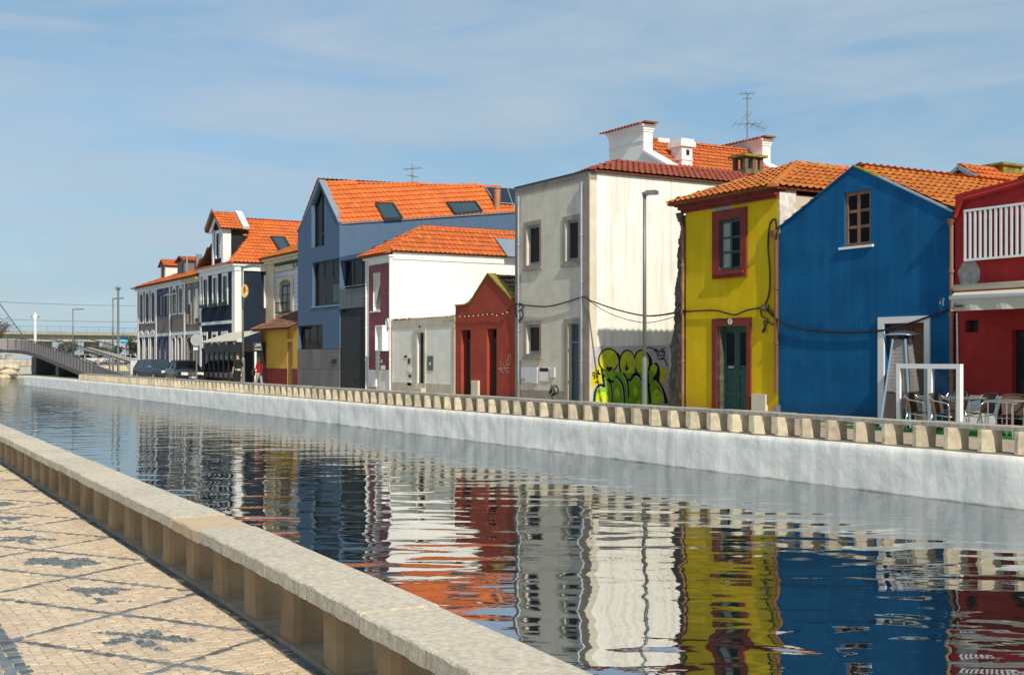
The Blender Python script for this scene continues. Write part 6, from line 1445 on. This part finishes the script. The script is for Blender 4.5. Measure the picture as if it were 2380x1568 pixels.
def person(label, loc, rz, hgt, arms, legs, colours, hair, long_hair=False, group=None):
    s = hgt/1.78
    t = thing('person', label, 'person', loc, rz, group)
    # facing local -y. joints: pelvis, spine, chest, neck base, neck, skull
    v = [(0, 0, .96), (0, .0, 1.12), (0, -.01, 1.30), (0, 0, 1.45), (0, -.005, 1.53), (0, -.02, 1.62), (0, -.022, 1.70)]; r = [(.155, .11), (.135, .10), (.165, .11), (.085, .07), (.05, .052), (.078, .09), (.072, .085)]
    e = [(0, 1), (1, 2), (2, 3), (3, 4), (4, 5), (5, 6)]
    for sx, (elb, wri, hand) in zip((-1, 1), arms):
        b = len(v); v += [(sx*.175, .0, 1.42), elb, wri, hand]; r += [.056, .043, .030, (.034, .022)]; e += [(2, b), (b, b+1), (b+1, b+2), (b+2, b+3)]
        d = (Vector(hand)-Vector(wri)).normalized(); q = Vector((d.y, -d.x, 0)); q = q.normalized() if q.length > .05 else Vector((0, 1, 0))
        for k, (off, ln) in enumerate(((-.03, .075), (-.01, .09), (.01, .085), (.028, .065))):
            f0 = Vector(hand)+q*off; b2 = len(v); v += [tuple(f0+d*.03), tuple(f0+d*ln*.6+Vector((0, -.008, 0))), tuple(f0+d*ln+Vector((0, -.02, 0)))]; r += [.010, .009, .008]; e += [(b+3, b2), (b2, b2+1), (b2+1, b2+2)]
        b2 = len(v); v += [tuple(Vector(wri).lerp(Vector(hand), .7)+Vector((-sx*.01, -.04, 0))), tuple(Vector(hand)+Vector((-sx*.015, -.055, -.01)))]; r += [.011, .009]; e += [(b+3, b2), (b2, b2+1)]
    for sx, (knee, ank, toe) in zip((-1, 1), legs):
        b = len(v); v += [(sx*.095, 0, .88), knee, ank, toe]; r += [.095, .062, .045, (.045, .03)]; e += [(0, b), (b, b+1), (b+1, b+2), (b+2, b+3)]
    v = [(x*s, y*s, z*s) for x, y, z in v]; r = [tuple(c*s for c in q) if isinstance(q, tuple) else q*s for q in r]
    top, bottom, shoe, cut = colours
    def pick(c):
        z = c.z/s
        if z > 1.475 or (z > 1.42 and c.y < -.05*s and abs(c.x) < .05*s): return 0
        if abs(c.x) > .19*s and z < cut or (abs(c.x) <= .19*s and c.y < -.14*s and z < cut): return 0
        if z < .09: return 3
        return 2 if z < .96 and abs(c.x) < .30*s else 1
    body = skinned('body', v, e, r, [SKIN, top, bottom, shoe], pick, t)
    hz = 1.66*s
    f = MB(); f.blob((0, -.115*s, 1.635*s), (.012, .02, .022), 6, 4)
    for sx in (-1, 1): f.blob((sx*.078*s, -.01*s, 1.645*s), (.012, .022, .032), 6, 4)
    f.build('nose_and_ears', SKIN, t, True, smooth=True); fe = MB()
    for sx in (-1, 1): fe.blob((sx*.032*s, -.100*s, 1.67*s), (.013, .008, .008), 6, 4)
    fe.blob((0, -.100*s, 1.585*s), (.024, .008, .006), 6, 4); fe.build('face_features', mat('eye_mouth', (.12, .04, .03)), t, True)
    h = MB(); seg, rg = 12, 7; ids = []
    for a in range(rg+1):
        th = (pi*.56)*a/rg
        ids.append(h.vert(*[(.096*s*sin(th)*cos(2*pi*i/seg), (-.015+.112*sin(th)*sin(2*pi*i/seg)*(1 if sin(2*pi*i/seg) > 0 else .86))*s, (1.685+.10*cos(th)+(.045 if sin(2*pi*i/seg) < -.3 and a >= rg-2 else 0)*1)*s) for i in range(seg)]))
    for a, b in zip(ids, ids[1:]):
        for i in range(seg): h.face((a+i, b+i, b+(i+1) % seg, a+(i+1) % seg))
    h.build('hair', hair, t, True, smooth=True)
    if long_hair:
        skinned('long_hair', [(-.03*s, .05*s, 1.70*s), (-.06*s, .07*s, 1.55*s), (-.11*s, .04*s, 1.40*s), (-.12*s, -.06*s, 1.25*s), (.06*s, .07*s, 1.55*s), (.10*s, .05*s, 1.40*s), (.13*s, .0, 1.28*s)], [(0, 1), (1, 2), (2, 3), (0, 4), (4, 5), (5, 6)], [.08, .06, .05, .03, .06, .05, .03], [hair], lambda c: 0, t)
    return t
blk = mat('black_cloth', (.014, .017, .02), rough=.9, var=.2, bump=.004); blk2 = mat('charcoal_cloth', (.02, .02, .022), rough=.9, var=.2); redc = mat('red_wool', (.33, .008, .012), rough=.95, var=.15, bump=.004); gryc = mat('grey_trousers', (.36, .34, .31), rough=.9, var=.1, bump=.003)
qx = onY('d', 553, 850, 18.6)[0]
man = person('man in black sweater with white square print standing near the lamp post', (qx, 18.6, 0), radians(-62), 1.84, (((-.30, .03, 1.16), (-.32, -.03, .92), (-.32, -.05, .84)), ((.29, .03, 1.16), (.30, -.04, .92), (.29, -.06, .84))), (((-.11, -.03, .50), (-.12, .02, .08), (-.13, -.14, .04)), ((.11, .01, .50), (.12, .06, .08), (.13, -.10, .04))), (blk, blk2, m_black, 1.12), HAIRD)
MB().quad((-.02, -.158, 1.22), (.13, -.145, 1.29), (.13, -.125, 1.45), (-.02, -.14, 1.39)).build('shirt_print', mat('print_white', (.62, .60, .64)), man, True)
w = MB(); ids = [w.vert(*[(a*cos(k*pi/8), a*.74*sin(k*pi/8), z) for k in range(16)]) for a, z in ((.165, 1.05), (.172, .96))]
for k in range(16): w.face((ids[0]+k, ids[0]+(k+1) % 16, ids[1]+(k+1) % 16, ids[1]+k))
w.build('shirt_hem', mat('white_cotton', (.6, .58, .52)), man, True, smooth=True)
qx = onY('d', 602, 850, 18.6)[0]
wom = person('woman in red cardigan and grey trousers carrying a dark coat on her arm', (qx, 18.6, 0), radians(-58), 1.64, (((-.25, .04, 1.18), (-.12, -.20, 1.02), (-.05, -.24, 1.0)), ((.24, .02, 1.20), (.14, -.20, 1.12), (.08, -.24, 1.14))), (((-.10, .08, .50), (-.11, .22, .10), (-.12, .10, .05)), ((.10, -.10, .52), (.12, -.18, .08), (.13, -.32, .04))), (redc, gryc, m_black, .0), HAIRB, True)
skinned('cardigan_tail', [(0, .02, .98), (-.05, .04, .84), (-.10, .05, .72)], [(0, 1), (1, 2)], [(.15, .11), (.13, .09), (.06, .05)], [redc], lambda c: 0, wom)
coat = thing('coat', 'dark coat draped over the arm of the woman in red', 'coat', (qx, 18.6, 0), radians(-58))
o = skinned('cloth', [(.13, -.20, 1.06), (.22, -.20, .95), (.26, -.17, .78), (.20, -.16, .62), (.08, -.22, .92), (.10, -.20, .74)], [(0, 1), (1, 2), (2, 3), (0, 4), (4, 5)], [(.06, .07), (.09, .07), (.10, .06), (.05, .05), (.07, .06), (.05, .05)], [blk], lambda c: 0, coat)
skinned('sleeve', [(.2, -.2, .98), (.3, -.16, .9), (.32, -.14, .74)], [(0, 1), (1, 2)], [.05, .05, .035], [blk], lambda c: 0, coat)

# ------------------------------------------------------------------ far end: footbridge, viaduct, bank, trees
fb = thing('footbridge', 'curving grey steel footbridge with slatted parapets and a ramp to the quay', 'footbridge', (-110, 20, 0))
near = [(-90.5, 18.0, .15), (-97, 18.0, .62), (-104, 18.0, 1.12), (-111, 18.0, 1.6), (-117, 18.0, 1.98), (-122, 17.6, 2.25), (-124.6, 16.2, 2.38), (-125.6, 13.5, 2.42), (-126, 9, 2.45), (-126.5, 3, 2.45), (-127, -6, 2.45)]
far = [(-90.5, 20.6, .15), (-97, 20.6, .62), (-104, 20.6, 1.12), (-111, 20.6, 1.6), (-118, 20.6, 2.0), (-124, 20.3, 2.27), (-127.3, 18.3, 2.38), (-128.4, 14.5, 2.42), (-128.8, 9, 2.45), (-129.2, 3, 2.45), (-129.6, -6, 2.45)]
nn, ff = smooth_line(near, 5), smooth_line(far, 5)
mb = MB(); i = mb.vert(*nn); j = mb.vert(*ff); i2 = mb.vert(*[p-Vector((0, 0, .28)) for p in nn]); j2 = mb.vert(*[p-Vector((0, 0, .28)) for p in ff])
for k in range(len(nn)-1): mb.face((i+k, i+k+1, j+k+1, j+k)); mb.face((i2+k, i2+k+1, j2+k+1, j2+k)); mb.face((i+k, i+k+1, i2+k+1, i2+k)); mb.face((j+k, j+k+1, j2+k+1, j2+k))
mb.build('deck', m_rusty, fb)
m_par = mat('parapet_steel', (.33, .285, .27), rough=.55, var=.1, metal=.25)
def parapet(pts, nm, sheetmat=True, h=1.12):
    mb = MB()
    for a, b in zip(pts, pts[1:]): mb.bar(a+Vector((0, 0, h)), b+Vector((0, 0, h)), .07, .07)
    p = mb.build(nm, m_rusty, fb); acc = 0.
    if sheetmat:
        mb = MB(); i = mb.vert(*[q+Vector((0, 0, .06)) for q in pts]); j = mb.vert(*[q+Vector((0, 0, h-.1)) for q in pts])
        for k in range(len(pts)-1): mb.face((i+k, i+k+1, j+k+1, j+k))
        mb.build('parapet_panel', m_par, p)
    step = 1.25 if sheetmat else .6
    for a, b in zip(pts, pts[1:]):
        L = (b-a).length
        while acc < L: q = a.lerp(b, acc/L); MB().bar(q+Vector((0, -.03, -.1)), q+Vector((0, -.03, h)), *((.09, .07) if sheetmat else (.022, .022))).build('baluster_bar' if not sheetmat else 'parapet_post', m_rusty, p); acc += step
        acc -= L
parapet(nn, 'near_parapet'); parapet(ff, 'far_parapet', False)
# stair beyond with its own rail
sr = smooth_line([(-97, 24.5, 0.), (-103, 24.0, .9), (-110, 23.0, 1.75), (-116, 22.2, 2.3), (-121, 22.3, 2.6), (-125, 23.4, 2.6), (-127.5, 25.5, 2.6), (-128.5, 29, 2.6)], 5)
parapet(sr, 'stair_parapet', False)
mb = MB(); i = mb.vert(*sr); j = mb.vert(*[p+Vector((0, 1.6, 0)) for p in sr])
for k in range(len(sr)-1): mb.face((i+k, i+k+1, j+k+1, j+k))
mb.build('stair_deck', m_conc, fb)
for px, w in ((-119.5, 1.3), (-107.5, .7)): MB().box(px-w, px+w, 18.4, 20.2, 0, 1.7 if px < -110 else 1.0).build('pier', m_dark, fb)
sheet('quay_end', [(-115.1, 17.0), (-115.1, 44), (-150, 44), (-150, 26), (-130, 22), (-127, 17.4)], -.02, m_ground)
mm = onY('1', 533, 900, 19.3); mast = thing('bridge_mast', 'white mast with a lamp ring holding the footbridge stay', 'mast', (mm[0], 19.3, 1.6)); zt = onY('1', 535, 465, 19.3)[1]
MB().tube([(mm[0], 19.3, 1.8), (mm[0], 19.3, zt)], [.15, .10], 10).build('pole', m_wframe, mast); zr = onY('1', 535, 525, 19.3)[1]
for s in (-1, 1): MB().bar((mm[0]+s*SA*.12, 19.3+s*CA*.12, zr), (mm[0]+s*SA*.3, 19.3+s*CA*.3, zr), .1, .2).build('lamp_arm', m_wframe, mast); MB().blob((mm[0]+s*SA*.3, 19.3+s*CA*.3, zr), (.16, .16, .11), 8, 5).build('lamp', m_alu, mast)
a = onY('1', 380, 855, 17.); b = onY('1', -200, 60, 10.)
sc = MB().tube([(a[0], 17., a[1]), (b[0], 10., b[1])], .045, 5).build('stay_cable', m_steel); tag(sc, 'steel stay cable running up from the footbridge parapet', 'cable')
# concrete viaduct
def cam2w(px, Y): r = (px-CX)/F; return Vector((-CA*Y+SA*r*Y, SA*Y+CA*r*Y, 0))
va, vb = cam2w(-260, 236), cam2w(700, 305); vd = (vb-va).normalized(); vn = Vector((-vd.y, vd.x, 0))
if vn.dot(-va) < 0: vn = -vn
vi = thing('viaduct', 'long concrete road viaduct with pale blue railing across the background', 'viaduct', tuple(va))
up = Vector((0, 0, 1)); LV = (vb-va).length
def vbox(n0, n1, z0, z1, s0=0., s1=None):
    s1 = LV if s1 is None else s1; mb = MB(); p = []
    for z in (z0, z1):
        for nn_ in (n0, n1):
            for ss in (s0, s1): p.append(va+vd*ss+vn*nn_+up*z)
    i = mb.vert(*p)
    for q in ((0, 2, 3, 1), (4, 5, 7, 6), (0, 1, 5, 4), (2, 6, 7, 3), (0, 4, 6, 2), (1, 3, 7, 5)): mb.face([i+k for k in q])
    return mb
vbox(-12, 0, 6.55, 7.35).build('deck_slab', m_conc, vi); vbox(-11, -1.1, 5.15, 6.55).build('girder', mat('pale_girder', (.50, .47, .37), var=.12, scale=.5), vi)
for s in [LV*k/9 for k in range(1, 9)]: vbox(-7, -4, -.5, 5.15, s, s+2.2).build('pier', m_conc, vi)
rl = vbox(-.15, -.05, 8.25, 8.4).build('railing', flat('sky_blue_paint', (.12, .36, .62), .5), vi); vbox(-.13, -.07, 7.75, 7.82).build('mid_rail', flat('sky_blue_paint', (.12, .36, .62)), rl)
k = 0
while k*2.9 < LV: vbox(-.15, -.05, 7.35, 8.3, k*2.9, k*2.9+.09).build('railing_post', flat('sky_blue_paint', (.12, .36, .62)), rl); k += 1
for z in (15.2, 11.2):
    a, b = cam2w(-300, 260), cam2w(620, 330); pts = [a.lerp(b, q/12)+Vector((0, 0, z-1.2*sin(pi*q/12)+.9*q/12)) for q in range(13)]
    o = MB().tube(pts, .05, 4).build('overhead_wire', m_grpole); tag(o, ('upper', 'lower')[z < 12]+' overhead wire strung across the sky behind the viaduct', 'wire')
# boulder bank with concrete wall
bank = thing('boulder_bank', 'sunlit bank of pale boulders under a concrete wall across the water', 'embankment', (-158, 15, -.9))
for row_ in range(3):
    y = -14.
    while y < 21:
        w = random.uniform(1.0, 2.4); mb = MB().blob((-157.3-.25*row_, y+w/2, -.75+.62*row_), (.6, w*.54, .40), 9, 6, .10); mb.build('boulder', m_rock, bank, smooth=False); y += w*.95
MB().box(-159.3, -158.0, -60, 24, -1.2, .62).build('backing', m_conc, bank); MB().box(-159.2, -157.9, -60, 24, .62, 1.4).build('concrete_wall', mat('weathered_concrete', (.42, .38, .31), var=.3, scale=1, streak=.5), bank)
for k in range(17): MB().box(-159.0, -158.2, -30+3.2*k, -29.3+3.2*k, 1.4, 1.95).build('post', m_conc, bank)
MB().box(-159.1, -158.1, -60, 24, 1.95, 2.15).build('rail', m_conc, bank)
terr = tag(MB().box(-260, -151, 27, 140, -.3, .62).build('parking_terrace', m_conc), kind='structure')
mb = thing('steps', 'pale stone steps rising from the quay to the car park', 'steps', (-148, 31, 0))
for k in range(5): MB().box(-151.01-.0, -149.4+.36*(4-k), 29.5, 33.5, .124*k, .124*(k+1)-.004).build('step', m_cream, mb)
# far parked cars
white = paintm('white_paint', (.62, .62, .60)); silver = paintm('silver_paint', (.36, .37, .38)); dkp = paintm('dark_grey_paint', (.05, .055, .06))
for px, Y, rz, pm, lab in ((301, 172, 118, white, 'white hatchback parked at the far car park beside the terrace corner'), (266, 178, 100, silver, 'silver car parked at the far car park behind the lamp posts'), (245, 186, 95, dkp, 'dark grey car parked at the far car park beyond the bare tree'), (207, 176, 60, white, 'white van-like car parked at the far car park behind the stair rail'), (186, 196, 70, dkp, 'dark car parked at the far car park by the viaduct pier'), (12, 170, 60, dkp, 'dark car parked above the boulder bank')):
    p = cam2w(px, Y); car(lab, (p.x, p.y, .625 if px > 100 else .0), radians(rz), pm, detail=False, group='cars in the far car park')
# two small figures by the ramp
p = cam2w(183, 122); person('person in dark teal jacket and cap walking beside the ramp', (p.x, p.y, -.02), radians(-50), 1.72, (((-.28, .03, 1.18), (-.26, -.05, .96), (-.25, -.07, .88)), ((.28, .03, 1.18), (.27, -.05, .96), (.26, -.07, .88))), (((-.1, -.05, .5), (-.1, .05, .08), (-.1, -.08, .04)), ((.1, .06, .5), (.1, .12, .08), (.1, 0, .04))), (mat('teal_cloth', (.01, .06, .07)), blk2, m_black, .98), HAIRB)
p = cam2w(229, 150); person('person in pale pink top standing by the far steps', (p.x, p.y, -.01), radians(20), 1.7, (((-.28, .03, 1.18), (-.26, -.05, .96), (-.25, -.07, .88)), ((.28, .03, 1.18), (.27, -.05, .96), (.26, -.07, .88))), (((-.1, -.02, .5), (-.1, .02, .08), (-.1, -.1, .04)), ((.1, .02, .5), (.1, .05, .08), (.1, -.05, .04))), (mat('pink_cloth', (.62, .36, .30)), gryc, m_black, 1.2), HAIRB)

# trees ---------------------------------------------------------------------------------
def branch(mb, p, d, L, r, depth, tips, rng):
    q = p+d*L; mb.tube([p, p.lerp(q, .5)+Vector((rng.uniform(-.04, .04)*L, rng.uniform(-.04, .04)*L, 0)), q], [r, r*.85, r*.68], 5, False)
    if depth == 0: tips.append(q); return
    for k in range(rng.choice((2, 3, 3))):
        a = Vector((rng.uniform(-1, 1), rng.uniform(-1, 1), rng.uniform(-.1, .8))).normalized(); branch(mb, p.lerp(q, rng.uniform(.6, 1.)), (d*.75+a*.65).normalized(), L*rng.uniform(.55, .8), r*.58, depth-1, tips, rng)
def tree(name, label, base, h, seed, depth=4, leaves=0, lm=m_leaf, rad=1., flat_=1., lsize=.3, group=None):
    rng = random.Random(seed); t = thing(name, label, 'tree', tuple(base), 0, group); mb = MB(); tips = []
    mb.tube([Vector((0, 0, 0)), Vector((.03*h*rng.uniform(-1, 1), .02*h, h*.4))], [h*.022, h*.016], 7, False); top = Vector(mb.v[-1])*0+Vector((0, 0, h*.38))
    for k in range(4): branch(mb, Vector((0, 0, h*rng.uniform(.3, .4))), Vector((rng.uniform(-.5, .5)*rad, rng.uniform(-.5, .5)*rad, 1)).normalized(), h*.2, h*.011, depth-1, tips, rng)
    mb.build('trunk', m_bark, t, True)
    if leaves:
        lf = MB(); 
        for k in range(leaves):
            c = rng.choice(tips)+Vector((rng.gauss(0, .09), rng.gauss(0, .09), rng.gauss(0, .06)*flat_))*h*rad; a = Vector((rng.uniform(-1, 1), rng.uniform(-1, 1), rng.uniform(-.6, .6))).normalized(); b = a.cross(Vector((rng.uniform(-1, 1), rng.uniform(-1, 1), 1))).normalized(); s = lsize*rng.uniform(.6, 1.3)
            lf.quad(c-a*s*.5, c+b*s*.35, c+a*s*.5, c-b*s*.35)
        lf.build('crown', lm, t, True, kind='stuff')
    return t
T_ = lambda px, Y, z=.0: tuple(cam2w(px, Y)+Vector((0, 0, z)))
tree('tree', 'bare slender tree behind the far lamp posts', T_(254, 140), 4.6, 3); tree('tree', 'bare branching tree near the viaduct pier behind the ramp', T_(148, 150), 5.6, 5)
tree('tree', 'sparse greyish tree beyond the blue direction sign', T_(294, 215, .6), 6.0, 8, 4, 500, mat('grey_leaf', (.14, .13, .09), rnd=.3), .7, 1, .35)
tree('tree', 'brownish twiggy tree at the edge of the viaduct', T_(-4, 190), 9.0, 11, 5, 700, mat('twig_brown', (.13, .09, .06), rnd=.3), .9, 1, .25)
tree('tree', 'dark round evergreen bush tree beside the ramp stairs', T_(158, 160), 4.0, 14, 4, 2600, m_leaf, 1.0, 1, .35); tree('tree', 'olive bush tree under the footbridge mast', T_(96, 165), 4.2, 15, 4, 1800, m_leafd, .9, 1, .35)
tree('pine_tree', 'umbrella pine with flat spreading crown in the far car park', T_(229, 240, .0), 4.4, 19, 4, 4200, m_leafd, 1.7, .35, .4); tree('tree', 'small dark tree standing beside the terrace corner far behind', T_(318, 260), 5.5, 23, 4, 1500, m_leafd, .7, 1, .4); tree('tree', 'small dark tree behind the silver car in the far car park', T_(272, 262), 4.6, 24, 4, 1200, m_leafd, .7, 1, .4)
# house roof behind the red house
rh = thing('house', 'beige house with tiled roof peeping above the blue and red roofs', 'house', (-22, 36, 0))
a = onY('6', 1070, 68, 34.); xg = a[0]; zg = a[1]
MB().shape([(xg-2.6, 0), (xg+2.8, 0), (xg+2.8, zg-1.6), (xg, zg), (xg-2.6, zg-1.5)], [], TF(34.), 8).build('wall', m_beige, rh)
roofplane(rh, [(xg+3., 33.8, zg-1.75), (xg+3., 42, zg-1.75), (xg, 42, zg+.08), (xg, 33.8, zg+.08)], m_tile); roofplane(rh, [(xg-2.9, 33.8, zg-1.65), (xg-2.9, 42, zg-1.65), (xg, 42, zg+.08), (xg, 33.8, zg+.08)], m_tile, limit=0)
ridge(rh, (xg, 33.8, zg+.12), (xg, 42, zg+.12), m_tile)
for s in (-1, 1): MB().bar((xg, 33.75, zg+.05), (xg+s*2.9, 33.75, zg-1.68), .12, .12).build('verge', m_modtrim, rh)
c = onX('6', 1300, 60, xg); MB().box(xg-.4, xg+.3, c[0]-.5, c[0]+.5, zg-.2, zg+.25).box(xg-.5, xg+.4, c[0]-.65, c[0]+.65, zg+.25, zg+.33).build('chimney', m_moss, rh)
